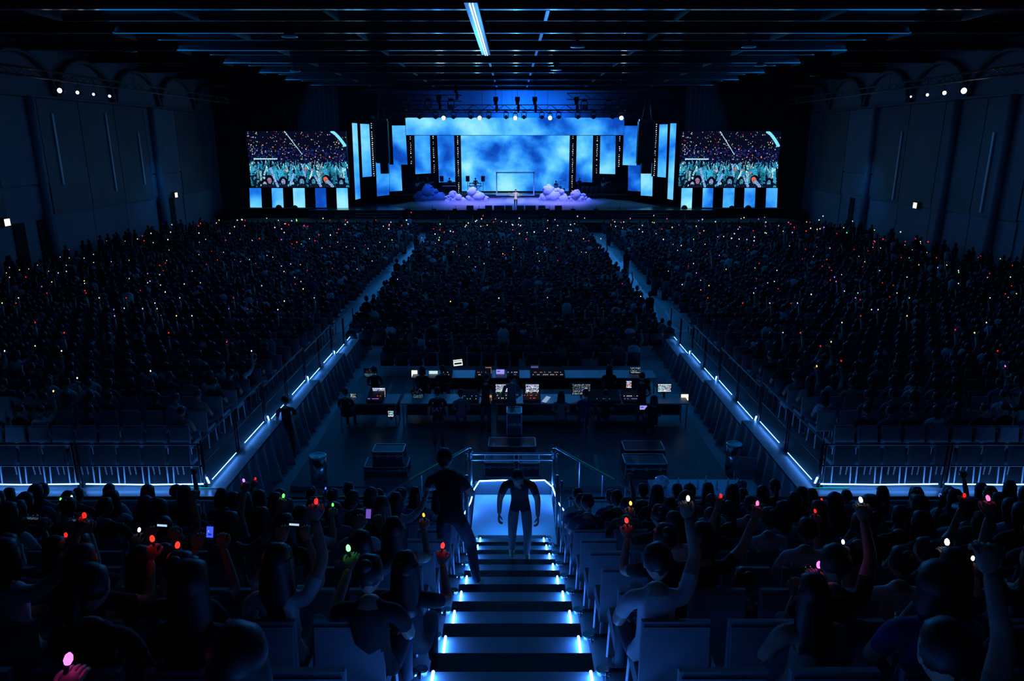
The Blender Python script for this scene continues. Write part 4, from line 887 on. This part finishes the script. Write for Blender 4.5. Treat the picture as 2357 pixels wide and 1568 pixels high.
# ------------------------------------------------------------------ people and chairs on the side tiers
near_n = [npeople]
def lowbust():
    mb = MB()
    prof = [(.17, .12, .45), (.19, .13, .75), (.21, .12, .97), (.12, .08, 1.05), (.05, .05, 1.08)]
    n = 8; vs = [(a*math.cos(2*PI*i/n), b*math.sin(2*PI*i/n), z) for a, b, z in prof for i in range(n)]
    mb.add(vs, [(j*n+i, j*n+(i+1) % n, (j+1)*n+(i+1) % n, (j+1)*n+i) for j in range(len(prof)-1) for i in range(n)], 0)
    mb.ball((0, .02, 1.22), (.09, .10, .13), 8, 6, 1); return mb
class Bulk:
    def __init__(s): s.V = []; s.Fq = []; s.Mq = []; s.n = 0
    def add(s, vs, faces, mi, pos, rz, sc):
        c, q = math.cos(rz), math.sin(rz); v = np.asarray(vs)*sc; x = v[:, 0]*c-v[:, 1]*q; y = v[:, 0]*q+v[:, 1]*c
        s.V.append(np.stack([x+pos[0], y+pos[1], v[:, 2]+pos[2]], 1)); s.Fq += [tuple(i+s.n for i in f) for f in faces]; s.Mq += list(mi); s.n += len(v)
    def build(s, name, mats, **kw):
        me = bpy.data.meshes.new(name); me.from_pydata(np.concatenate(s.V).tolist(), [], s.Fq)
        for m in mats: me.materials.append(m)
        me.polygons.foreach_set('material_index', s.Mq); me.polygons.foreach_set('use_smooth', [True]*len(me.polygons)); me.update()
        o = link(name, me); tag(o, **kw); return o
bust = lowbust()
cm = MB(); cm.box((0, -.25, .70), (.44, .05, .48)); cm.box((0, 0, .45), (.43, .42, .05))
for sx in (-1, 1): cm.box((sx*.2, -.25, .23), (.03, .03, .46)); cm.box((sx*.2, .19, .23), (.03, .03, .46))
arm = MB().tube([(.17, .0, 1.0), (.26, .05, 1.22), (.22, .12, 1.5)], [.05, .04, .03], 5); arm.ball((.22, .13, 1.54), .045, 6, 4)
crowd = Bulk(); seats = Bulk(); dots = {k: Bulk() for k in SC}
CM = [M['tee'], M['grey'], M['navy'], M['white'], M['jeans'], M['red'], M['hair'], M['skin'], M['hairb']]
dotm = MB().lathe((0, 0, 0), [(.010, 0), (.027, .024), (.018, .055)], 6)
def far_person(x, y, z, rz=0, sc=1.0, top=None, up=False, stand=False):
    t = random.choice([0, 0, 0, 1, 2, 4, 5, 3, 0, 4]) if top is None else top
    hr = 6 if random.random() < .9 else 8
    zz = z+(.42 if stand else 0)
    crowd.add(bust.v, bust.f, [hr if m else t for m in bust.m], (x, y, zz), rz, sc)
    if stand:
        lg = MB().box((0, 0, .5), (.3, .22, 1.0)); crowd.add(lg.v, lg.f, [4]*len(lg.f), (x, y, z), rz, sc)
    if up: crowd.add(arm.v, arm.f, [7]*len(arm.f), (x, y, zz), rz, sc)
COLW = [('white', .42), ('yellow', .17), ('red', .28), ('violet', .04), ('blue', .02), ('green', .03), ('magenta', .02), ('pink', .02)]
def rcol():
    r = random.random()
    for c, p in COLW:
        r -= p
        if r < 0: return c
    return 'white'
cand = []
for sx in (-1, 1):
    sd = 'left' if sx < 0 else 'right'; row = 0; y = 13.95
    while y < 27.8:
        row += 1
        z = [q for q in tiers if q[0] <= y < q[1]+.001][-1][2]
        vis = (y*cp+(H-z-1)*sp)*.735
        i = 0; x = 7.35 if row > 1 else 6.95
        while x < 29:
            if x < vis:
                i += 1; where = '%s row of %s platform, %s seat from rail' % (ORD[row], sd, ORD[min(i, 29)] )
                empty = row == 1 or random.random() < (.15 if i > 2 else .4)
                cand.append((y, x*sx, z, where, empty))
            x += .52
        y += .92
cand.sort(key=lambda c: c[0]); cc = 0; pcnt = 0
maxp = 300-npeople-16; maxc = 300-nchair-8
for (y, x, z, where, empty) in cand:
    if cc < maxc: chair(x, y, z, 0, 'grey padded chair, '+where, 'chairs on the side platforms'); cc += 1
    else: seats.add(cm.v, cm.f, [0]*8*1+[0]*(len(cm.f)-8), (x, y, z), 0, 1)
    if empty: continue
    upw = random.random() < .13
    if pcnt < maxp:
        top = rj.choice(TOPS); key = rj.choice(['up_ra', 'up_rb', 'up_rc']) if upw else rj.choice(['sit_a', 'sit_b', 'sit_c', 'sit_d', 'sit_e', 'sit_f' if rj.random() < .1 else 'sit_a'])
        put(key, x, y, z, rj.uniform(-.15, .15)-.06*x/10*-1, '%s person in %s top, %s' % (KW[key], TW[top], where), top, 'jeans', 'hairb' if rj.random() < .2 else None, sc=rj.uniform(.95, 1.05))
        pcnt += 1
        if upw: hp = HANDR[key]; c = rcol(); stick((x+hp[0], y+hp[1], z+hp[2]+.05), c, '%s glowing light stick, %s' % (c, where), None, (-.3, rj.uniform(-.3, .3)), 1.2)
    else:
        far_person(x, y, z, random.uniform(-.2, .2), random.uniform(.95, 1.05), up=upw)
        if upw: c = rcol(); stick((x+.22, y+.15, z+1.62), c, '%s glowing light stick, %s' % (c, where), None, (-.3, 0), 1.25)
# ------------------------------------------------------------------ floor crowd
farst = []
def block(x0, x1, y0, y1, sx, nm):
    y = y0; row = 0
    while y < y1:
        row += 1; cl_ = 0; x = x0+random.uniform(0, .2)
        while x < x1:
            cl_ += 1
            if abs(x) < (y*cp+7*sp)*.74 and random.random() < .93:
                st_ = random.random() < .04
                up = random.random() < .08
                far_person(x*sx+random.uniform(-.06, .06), y+random.uniform(-.08, .08), 0, random.uniform(-.3, .3), random.uniform(.93, 1.08), up=up, stand=st_)
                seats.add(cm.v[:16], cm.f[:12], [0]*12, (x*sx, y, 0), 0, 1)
                if random.random() < (.11 if y > 40 or abs(x) > 8 else .03): farst.append((y, x*sx+.2, random.uniform(1.35, 1.75)+(.4 if st_ else 0), nm, row, cl_))
            x += .52
        y += .9 if y < 50 else .95
block(-6.5, 6.5, 27.2, 65.5, 1, 'middle floor block')
block(8.1, 28.5, 29.2, 64.5, 1, 'right floor block'); block(8.1, 28.5, 29.2, 64.5, -1, 'left floor block')
block(-4.6, 4.6, 24.6, 26.5, 1, 'middle floor block')
for _ in range(60): # standing at the walls and in the aisles
    sx = random.choice((-1, 1)); y = random.uniform(36, 62); far_person(sx*random.uniform(27.6, 29.2), y, 0, random.uniform(-.5, .5), 1.05, stand=True, top=0)
for (px, py) in [(960, 600), (985, 560), (968, 640), (916, 668), (1440, 640), (1505, 680), (1515, 665), (1530, 690), (1475, 620), (1400, 565), (848, 775), (1000, 565)]:
    q = P(px, py, Z=0); far_person(q.x, q.y, 0, 0, 1.05, stand=True, top=0)
crowd.build('crowd', CM, label='dense dark audience seated across the hall floor up to the stage', cat='crowd', kind='stuff')
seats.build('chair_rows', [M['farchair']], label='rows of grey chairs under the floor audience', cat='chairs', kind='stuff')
farst.sort(); random.seed(3)
left = 300-nst[0]
for j, (y, x, z, nm, row, cl) in enumerate(farst):
    c = rcol(); s = random.uniform(.9, 1.3)
    if j < left: stick((x, y, z), c, '%s light stick, %s, %s row back, %s seat from %s' % (c, nm, ORD[min(row, 30)], ORD[min(cl, 30)], 'its left end' if nm[0] == 'm' else 'the inner aisle'), 'light sticks in the near floor rows', (-.3, random.uniform(-.5, .5)), s*1.3)
    else: dots[c].add(dotm.v, dotm.f, [0]*len(dotm.f), (x, y, z), 0, s*(1.0+.45*(y-30)/35))
for c, b in dots.items():
    if b.n: b.build('light_sticks', [SM[c]], label='tiny %s light sticks sprinkled over the far audience' % c, cat='light sticks', kind='stuff')

# ------------------------------------------------------------------ control area
fohd = MB().b2((-5.35, 15.6, 0), (5.35, 24, .18)).build('control_platform', M['deck'], label='low dark platform under the control desks', cat='platform')
def ui(nw, nh, kind, seed):
    r = np.random.default_rng(seed); im = np.zeros((nh, nw, 3)); im[:] = (.02, .03, .05)
    if kind == 'light': im[:] = (.35, .5, .55); im[2::3, 1:-1] = (.6, .8, .8); im[-2:, nw//2:] = (.1, .5, .15); im[:, :2] = (.1, .14, .2)
    elif kind == 'white': im[:] = (.8, .82, .75)
    elif kind == 'cream': im[:] = (.85, .82, .65); im[nh//2] = (.5, .5, .4)
    elif kind == 'yellow': im[:] = (.9, .95, .9); im[nh//2:, nw//3:] = (.9, .85, .1)
    elif kind == 'bar': im[:] = (.85, .9, .9); im[2:4] = (.25, .35, .35); im[nh//2:nh//2+4, 2:-2] = (.01, .01, .01)
    elif kind == 'orange': im[:] = np.array((.55, .22, .10))*1; im *= r.uniform(.6, 1.1, (nh, nw, 1))
    elif kind == 'lilac': im[:] = (.25, .22, .65); im[nh//3:nh//3+2, 2:nw//2] = (.02, .03, .2)
    elif kind == 'crowd': return crowd_img(nw*2, nh*2, seed, .25)
    elif kind == 'grey': im[:] = np.linspace((.03, .05, .12), (.16, .2, .38), nh)[:, None, :]
    else:
        m_ = r.random((nh, nw)) < .45; im[m_] = np.array((.45, .5, .62)); im[0] = im[-2] = (.7, .72, .78)
        for _ in range(5): a, b = r.integers(1, nh-3), r.integers(1, nw-6); im[a:a+2, b:b+5] = [(.3, .25, .9), (.1, .6, .3), (.02, .02, .05), (.6, .6, .7)][r.integers(4)]
        if kind == 'dark': im *= .5; im[m_ & (r.random((nh, nw)) < .7)] = (.01, .02, .03)
        if kind == 'red': im[nh//2:nh//2+2] = (.9, .08, .03)
    return im
MON = [(838, 867, 850, 867, 'crowd', 0), (857, 887, 894, 914, 'ui', 0), (853, 872, 914, 925, 'light', 0), (806, 820, 907, 915, 'dark', 0), (947, 961, 853, 869, 'yellow', 0), (986, 1008, 854, 868, 'light', 0), (1019, 1034, 858, 869, 'dark', 0),
 (949, 973, 897, 919, 'crowd', .25), (1069, 1099, 905, 922, 'ui', 0), (1141, 1170, 886, 902, 'ui', 0), (1117, 1132, 910, 922, 'orange', 0), (1117, 1131, 846, 860, 'orange', 0), (1142, 1161, 851, 862, 'lilac', 0), (893, 906, 947, 959, 'ui', 0),
 (1222, 1239, 843, 860, 'grey', 0), (1252, 1269, 848, 860, 'white', 0), (1210, 1240, 886, 902, 'ui', 0), (1318, 1358, 886, 908, 'dark', 0), (1451, 1474, 847, 859, 'dark', 0), (1442, 1453, 878, 893, 'red', 0), (1442, 1464, 902, 915, 'lilac', 0), (1515, 1544, 885, 902, 'ui', 0), (1568, 1584, 908, 922, 'cream', 0), (1473, 1489, 934, 943, 'lilac', 0)]
rows_ = {21.6: 0, 19.5: 0, 17.6: 0}
TZ = .95
for i, (x0, x1, y0, y1, kd, rz) in enumerate(MON):
    Y = 21.9 if y0 < 872 else (19.7 if y0 < 930 else 18.4)
    a = P(x0, y0, Y=Y); b = P(x1, y1, Y=Y); w_ = b.x-a.x; h_ = a.z-b.z; c = ((a.x+b.x)/2, Y, (a.z+b.z)/2)
    nm = {'crowd': 'crowd footage', 'ui': 'white and blue mixing software', 'light': 'a pale page', 'dark': 'dark control software', 'yellow': 'a white and yellow page', 'white': 'a white window', 'orange': 'a warm orange glow', 'lilac': 'a lilac window', 'grey': 'a dim grey picture', 'red': 'meters with a red line', 'cream': 'a cream page'}[kd]
    rown = 'far' if Y > 21 else ('near' if Y > 19 else 'lowest')
    t = thing('monitor', 'monitor showing %s on the %s desk, %s from left' % (nm, rown, ORD[1+sum(1 for m_ in MON if (m_[2] < 872, m_[2] < 930) == (y0 < 872, y0 < 930) and m_[0] < x0)]), 'monitor', c); t.rotation_euler = (math.radians(-8), -rz, 0)
    MB().b2((-w_/2-.02, .01, -h_/2-.02), (w_/2+.02, .05, h_/2+.02)).build('casing', M['speaker'], t)
    link('screen', grid_screen(w_, h_, ui(max(8, int((x1-x0)*1.0)), max(8, int((y1-y0)*1.0)), kd, i)*1.35), t)
    sh = c[2]-h_/2-TZ if Y > 19 else .1
    if sh > .03: MB().b2((-.03, .03, -h_/2-sh), (.03, .07, -h_/2)).build('stand', M['speaker'], t)
q = P(1054, 835, Y=23.2); t = thing('tablet', 'tilted white lit tablet with black bar held above the far desk', 'tablet', q); t.rotation_euler = (math.radians(-15), math.radians(-7), 0)
MB().b2((-.17, .005, -.12), (.17, .02, .12)).build('case', M['speaker'], t); link('screen', grid_screen(.31, .21, ui(22, 14, 'bar', 1)), t)
q = P(1257, 914, Y=19.4); t = thing('desk_tablet', 'tilted white lit tablet lying on the near desk', 'paper', (q.x, q.y, TZ+.05)); t.rotation_euler = (math.radians(25), 0, math.radians(-40))
MB().box((0, 0, 0), (.15, .26, .01)).build('sheet', mat('tablet_glow', (.6, .65, .7), .6, emit=(.3, .42, .6), es=.8), t)  # emission makes this slab glow like the white tablet it stands for
def desk(x0, x1, y, label, dp=.8):
    t = thing('control_desk', label, 'desk', ((x0+x1)/2, y, .18)); w_ = x1-x0; zt = TZ-.18
    MB().b2((-w_/2, -dp/2, zt-.04), (w_/2, dp/2, zt)).build('top', M['table'], t)
    for sx in (-1, 1):
        for sy in (-1, 1): MB().tube([(sx*(w_/2-.06), sy*(dp/2-.06), 0), (sx*(w_/2-.06), sy*(dp/2-.06), zt-.04)], .02, 6).build('leg', M['alu'], t)
    MB().b2((-w_/2+.08, dp/2-.05, .12), (w_/2-.08, dp/2-.03, zt-.04)).build('front_cloth', M['drape'], t)
desk(-5.0, -3.3, 19.6, 'left near control desk by the aisle'); desk(-3.2, -.6, 19.6, 'near control desk left of the middle'); desk(-.5, 2.2, 19.6, 'near control desk in the middle'); desk(2.3, 5.1, 19.6, 'near control desk at the right')
desk(-3.2, 0, 21.9, 'far control desk left of the middle'); desk(.1, 4.6, 21.9, 'far control desk right of the middle')
# mixing consoles with lit rows
def console(px, py, Y, w_, label, cols, ry=0):
    q = P(px, py, Y=Y); t = thing('mixing_console', label, 'console', (q.x, Y, TZ)); n = int(w_/.05)
    MB().add([(-w_/2, -.28, 0), (w_/2, -.28, 0), (w_/2, .28, 0), (-w_/2, .28, 0), (-w_/2, -.28, .08), (w_/2, -.28, .08), (w_/2, .28, .22), (-w_/2, .28, .22)], [(3, 2, 1, 0), (4, 5, 6, 7), (0, 1, 5, 4), (1, 2, 6, 5), (2, 3, 7, 6), (3, 0, 4, 7)]).build('body', M['speaker'], t)
    for r_, cl in enumerate(cols):
        mb = MB(); m_ = nosample(mat('console_led', (.2, .2, .2), .5, emit=cl, es=.9))
        for j in range(n):
            if random.random() < .45: yy = -.2+.14*r_; mb.box((-w_/2+.04+j*(w_-.08)/n, yy, .09+(yy+.28)*.25), (.022, .022, .012))
        mb.build('buttons', m_, t, kind='stuff')
W1 = (.9, .9, 1); R1 = (1, .15, .05); B1 = (.2, .3, 1); O1 = (1, .4, .15); G1 = (.1, .8, .3)
console(1155, 915, 19.55, .5, 'mixing console with white lit buttons on near desk', (W1, W1, G1)); console(1224, 915, 19.55, .5, 'mixing console with red lit buttons on near desk', (R1, R1, W1))
console(866, 926, 19.5, .45, 'small console with violet and red lights at the left desk', ((.6, .2, 1), R1)); console(1260, 866, 21.7, 1.1, 'long console with white and red row on far desk', (W1, O1))
console(1112, 870, 21.7, .5, 'console with white lights on the far desk', (W1, R1)); console(1181, 872, 21.7, .4, 'console with blue lights on the far desk', (B1, W1)); console(1452, 925, 19.5, .5, 'console with blue violet glow on near desk', (B1, W1)); console(1085, 925, 19.5, .45, 'console with green lit strip on near desk', (G1, B1)); console(1028, 872, 21.7, .35, 'small console with orange lights on the far desk', (O1, W1)); console(1390, 920, 19.5, .9, 'wide dim console on near desk right of middle', ((.1, .2, .6),))
spot('desk_lamp', (1.0, 21.9, 2.1), (.95, 21.7, 1), 1.2, (1, .8, .7), 80, .8, .03); spot('desk_lamp', (-.7, 19.7, 1.9), (-.6, 19.5, 1), .8, (1, .45, .15), 80, .8, .03)
spot('desk_lamp', (3.4, 19.7, 2.0), (3.3, 19.5, 1), 1.2, (.3, .25, 1), 80, .8, .03); spot('desk_lamp', (.55, 19.7, 1.9), (.6, 19.4, 1), .8, (1, .35, .1), 80, .8, .03)
spot('table_fill', (4.3, 14.9, 2.4), (4.3, 14.4, .75), 14, (.03, .25, 1), 75, .8, .1)  # added blue spot to brighten the table, without a fixture
# crew
for i, (px, py, Y, key, top, lab) in enumerate([
    (866, 905, 21.0, 'sit_a', 'tee', 'crew member in black at the far left monitor'), (975, 890, 21.0, 'sit_e', 'tee', 'crew member with bushy hair at far desk'),
    (1118, 960, 18.9, 'desk', 'tee', 'crew member in black standing at the middle of near desk'), (1178, 950, 18.9, 'desk', 'grey', 'crew member in grey standing between two consoles'),
    (1062, 960, 18.9, 'sit_a', 'grey', 'crew member in grey seated at near desk'), (1020, 880, 21.1, 'sit_a', 'tee', 'crew member in black seated behind pale screen'),
    (1345, 950, 18.9, 'sit_a', 'navy', 'crew member in navy seated before the wide monitor'), (1392, 940, 18.9, 'sit_c', 'tee', 'crew member leaning over papers at near desk'),
    (1475, 930, 19.0, 'desk', 'tee', 'tall crew member standing bent over the right desk'), (1400, 890, 21.1, 'sit_b', 'tee', 'crew member seated at the far desk right'),
    (1500, 960, 18.4, 'sit_e', 'tee', 'crew member crouched with laptop right'), (800, 940, 19.0, 'sit_a', 'tee', 'crew member seated at the left desk'), (1290, 960, 18.7, 'sit_b', 'grey', 'long-haired crew member seated right of middle'), (1010, 985, 17.9, 'stand_a', 'tee', 'crew member in black jacket lettered SAT on the back')]):
    q = P(px, py, Y=Y); put(key, q.x, Y-.1 if key != 'desk' else Y-.1, .18, random.uniform(-.15, .15) if i != 13 else 0, lab, top, 'jeans')
q = P(1010, 985, Y=17.9); 
cv = bpy.data.curves.new('lettering', 'FONT'); cv.body = 'SAT'; cv.size = .17; cv.extrude = .002; cv.align_x = 'CENTER'
tmp = bpy.data.objects.new('t', cv); COL.objects.link(tmp); me = bpy.data.meshes.new_from_object(tmp.evaluated_get(bpy.context.evaluated_depsgraph_get())); bpy.data.objects.remove(tmp)
me.materials.clear(); me.materials.append(M['white']); par_ = [o for o in bpy.data.objects if o.get('label', '').endswith('SAT on the back')][0]
lt = link('lettering', me, par_, (0, -.16, 1.13)); lt.rotation_euler = (PI/2, 0, 0)
q = P(668, 1060, Z=0); put('stand_a', q.x, q.y, 0, .3, 'staff member in dark clothes standing in the left aisle', 'tee', 'jeans', sc=1.04)
# flight cases
def case(x, y, z, w_, d_, h_, label, rz=0):
    t = thing('flight_case', label, 'case', (x, y, z), rz)
    MB().b2((-w_/2+.01, -d_/2+.01, .01), (w_/2-.01, d_/2-.01, h_*.68)).build('body', M['case'], t)
    MB().b2((-w_/2+.01, -d_/2+.01, h_*.69), (w_/2-.01, d_/2-.01, h_-.01)).build('lid', M['case'], t)
    mb = MB(); e = .028
    for zz in (0, h_-e): 
        for sy in (-1, 1): mb.box((0, sy*(d_/2-e/2), zz+e/2), (w_, e, e))
        for sx in (-1, 1): mb.box((sx*(w_/2-e/2), 0, zz+e/2), (e, d_, e))
    for sx in (-1, 1):
        for sy in (-1, 1): mb.box((sx*(w_/2-e/2), sy*(d_/2-e/2), h_/2), (e, e, h_))
    mb.box((0, -d_/2+.004, h_*.685), (w_, .012, .03)); mb.build('edging', M['alu'], t)
    for x_ in (-.32, 0, .32): MB().box((x_*w_, -d_/2-.005, h_*.69), (.07, .02, .09)).build('latch', M['steel'], t)
def pcase(px, py, Yf, w_, d_, h_, lab, z=.0):
    q = P(px, py, Y=Yf); case(q.x, Yf+d_/2, z, w_, d_, h_, lab)
pcase(888, 1095, 16.0, 1.08, .6, .32, 'lower long flight case in the left stack', .18); pcase(893, 1060, 16.1, .78, .5, .36, 'upper smaller flight case on the left stack', .50)
pcase(1487, 1097, 15.9, 1.05, .6, .45, 'flight case standing alone right of the handrail', .18); pcase(1484, 1050, 16.7, 1.05, .6, .45, 'flight case behind the lone right one', .18)
case(-.31, 16.3, .18, .76, .5, .42, 'wider flight case behind the landing rail'); case(.42, 16.3, .18, .54, .5, .40, 'narrower flight case behind the landing rail'); case(.0, 17.3, .18, 1.25, .6, .42, 'long flight case at the foot of the upright case'); case(.06, 18.0, .18, .42, .5, 1.05, 'upright narrow flight case behind the landing')
# floor edge steps left
for i, (y, z) in enumerate(((15.4, .12), (15.0, .08))): pass
t = thing('platform_steps', 'low steps with green tape at the near left corner of control platform', 'steps', (-3.9, 15.1, 0))
for j in range(3): MB().b2((-.8, -.45*j, 0), (.8, -.45*j+.42, .17-.05*j)).build('tread', M['deck'], t); MB().b2((-.8, -.45*j, .171-.05*j), (.5, -.45*j+.03, .177-.05*j)).build('tape', M['green'], t)
# loose furniture right
t = thing('folding_table', 'grey table with bottles and bags at the near right corner', 'table', (4.3, 14.45, 0))
MB().b2((-1.2, -.38, .71), (1.2, .38, .75)).build('top', mat('pale_table_top', (.45, .5, .6), .3), t)
for sx in (-1, 1):
    for sy in (-1, 1): MB().tube([(sx*1.1, sy*.3, 0), (sx*1.1, sy*.3, .71)], .018, 6).build('leg', M['alu'], t)
for i in range(7):
    x = 3.7+.22*i+random.uniform(-.05, .05); mb = MB().lathe((0, 0, 0), [(.03, 0), (.032, .02), (.032, .14), (.012, .19), (.012, .22)], 10)
    o = thing('water_bottle', 'clear water bottle on the right table, %s from left' % ORD[i+1], 'bottle', (x, 14.45+random.uniform(-.1, .25), .75), group='bottles on the right table'); mb.build('bottle_body', M['clear'], o, smooth=True); MB().lathe((0, 0, .215), [(.014, 0), (.014, .02)], 8).build('cap', M['paper'], o)
def bag(x, y, z, s, lab, ml):
    g = random.Random(int(x*100)); ph = g.random()*6
    MB().ball((0, 0, s*.7), (s, s*.8, s*.75), 14, 10, fn=lambda a, b, c: tuple(q*(1+.14*math.sin(6*a+ph)*math.cos(7*b-ph)+.08*math.sin(13*c+ph)) for q in (a, b, c))).build('plastic_bag', ml, loc=(x, y, z), label=lab, cat='bag')
bag(3.35, 14.5, .75, .17, 'crumpled clear bag at left end of the right table', M['clear']); bag(5.1, 14.4, .75, .13, 'dark printed bag at the right end of table', M['case']); bag(3.6, 15.3, .18, .22, 'crumpled pale bag behind the right table', M['paper'])
def bin_(x, y, z, lab, top=True):
    t = thing('metal_bin', lab, 'bin', (x, y, z)); MB().lathe((0, 0, 0), [(.2, 0), (.2, .82)], 24).build('body', M['steel'], t, smooth=True)
    MB().lathe((0, 0, .82), [(.21, 0), (.215, .03), (.19, .045), (.16, .03), (.001, .025)], 24).build('lid', M['steel'], t, smooth=True)
bin_(5.62, 16.6, 0, 'round stainless steel bin beside the right platform skirting'); bin_(-4.72, 15.9, 0, 'round steel bin by the left aisle steps')
for i, zz in enumerate((0, .14)): chair(5.55, 15.6-.1*i, zz, -.25, 'padded chair %s in the stack near the steel bin' % ('lowest' if i == 0 else 'topmost'), 'stacked chairs near the steel bin')
for px, py, lab in ((773, 722, 'white paper sign on a post at the left aisle'), (913, 722, 'white paper sign at the aisle corner of the middle block')):
    q = P(px, py, Y=33 if px < 800 else 31); t = thing('paper_sign', lab, 'sign', q)
    MB().box((0, 0, 0), (.24, .01, .34)).build('sheet', M['grey'], t); MB().tube([(0, .02, -q.z), (0, .02, .1)], .015, 6).build('post', M['rail'], t)
# ------------------------------------------------------------------ performers
Js = standJ(0, elR=(.36, .02, 1.36), wrR=(.56, .06, 1.40), elL=(-.36, .02, 1.22), wrL=(-.50, .12, 1.28))
proto('singer', Js, 'short', face=(0, 1, .05), curls=(.3, .3))
put('singer', P(1187, 478, Y=72.6).x, 72.6, SZ, PI, 'singer in white shirt, dark jacket and trousers with arms spread at stage front', 'white', 'tee', 'hairb', sc=1.08)
Jp = standJ(.05, elL=(-.28, .12, 1.15), wrL=(-.30, .35, 1.25), elR=(.25, .1, 1.1), wrR=(.05, .2, 1.05)); proto('player', Jp, 'short', face=(0, 1, -.2))
def guitar(par, ml):
    g = link('guitar', None, par, (0, .2, 1.08)); g.rotation_euler = (0, math.radians(-70), 0)
def guitarist(px, lab, side):
    q = P(px, 446, Y=80.5); put('player', q.x, 80.5, 2.55, PI, lab, 'tee', 'jeans', sc=1.05)
    t = thing('guitar', 'electric guitar held by the %s' % side, 'guitar', (q.x, 80.22, 3.62)); t.rotation_euler = (0, math.radians(68), 0)
    mb = MB(); mb.lathe((0, 0, -.1), [(.001, -.02), (.18, -.02), (.18, .02), (.001, .02)], 14, axis='y'); mb.lathe((0, 0, .12), [(.001, -.02), (.13, -.02), (.13, .02), (.001, .02)], 14, axis='y'); mb.build('guitar_body', M['paper'], t)
    MB().b2((-.025, -.02, .1), (.025, .01, .8)).build('neck', M['paper'], t)
guitarist(963, 'guitarist in black at the far left of the stage', 'far left guitarist'); guitarist(985, 'bass player in black behind dark teal cloud', 'player behind the dark teal cloud'); guitarist(1388, 'guitarist at the right end of the band riser', 'right guitarist')
def keys(px, lab, sp_):
    q = P(px, 446, Y=80.2); put('player', q.x, 81.0, 2.55, PI, lab+' player in black', 'tee', 'jeans')
    t = thing('keyboard_rig', lab+' rig with stacked keyboards', 'keyboard', (q.x, 80.2, 2.55))
    MB().b2((-.75, -.2, .85), (.75, .2, .95)).build('keyboard', M['paper'], t); MB().b2((-.65, -.05, 1.15), (.65, .25, 1.23)).build('keyboard', M['case'], t)
    mb = MB(); mb.tube([(-.6, 0, 0), (.6, 0, .85)], .03, 6); mb.tube([(.6, 0, 0), (-.6, 0, .85)], .03, 6); mb.tube([(-.6, .1, .9), (-.6, .1, 1.2)], .03, 6); mb.tube([(.6, .1, .9), (.6, .1, 1.2)], .03, 6); mb.build('stand', M['rail'], t)
    for sx in (-1, 1):
        s = thing('side_speaker', 'black speaker on a pole %s of the %s' % ('left' if sx < 0 else 'right', lab), 'speaker', (q.x+sx*.85, 80.8, 2.55))
        MB().b2((-.2, -.15, 1.35), (.2, .15, 1.95)).build('cabinet', M['speaker'], s); MB().tube([(0, 0, 0), (0, 0, 1.35)], .03, 6).build('pole', M['rail'], s)
keys(1034, 'left keyboard', 1); keys(1094, 'inner keyboard', 1)
q = P(1280, 446, Y=80.8); put('sit_a', q.x, 81.3, 2.6, PI, 'drummer in black behind the drum kit', 'tee', 'jeans')
t = thing('drum_kit', 'drum kit with raised cymbals behind the lavender cloud', 'drums', (q.x, 80.5, 2.55))
MB().lathe((0, -.25, .35), [(.34, 0), (.34, .45)], 18, axis='y').build('bass_drum', M['case'], t)
for x, y, z, r in ((-.45, 0, .75, .17), (.0, -.1, .8, .16), (.4, 0, .75, .17), (.75, .3, .5, .22), (-.7, .4, .6, .18)): MB().lathe((x, y, z), [(r, -.12), (r, .12)], 14).build('drum', M['alu'], t)
for x, y, z in ((-.9, 0, 1.35), (-.4, .2, 1.55), (.45, .1, 1.5), (.95, .1, 1.3)):
    MB().lathe((x, y, z), [(.3, 0), (.04, .04)], 16).build('cymbal', M['steel'], t); MB().tube([(x, y, 0), (x, y, z)], .015, 5).build('cymbal_stand', M['alu'], t)
q = P(1333, 446, Y=80.8); put('player', q.x, 81, 2.55, PI+.3, 'percussionist in black standing right of the drums', 'tee', 'jeans')
t = thing('percussion_set', 'set of upright drums right of the drum kit', 'drums', (q.x+.9, 80.6, 2.55))
for x in (-.5, 0, .5, 1.0): MB().lathe((x, 0, .3), [(.12, -.3), (.2, .4), (.19, .5)], 14).build('drum', M['case'], t)
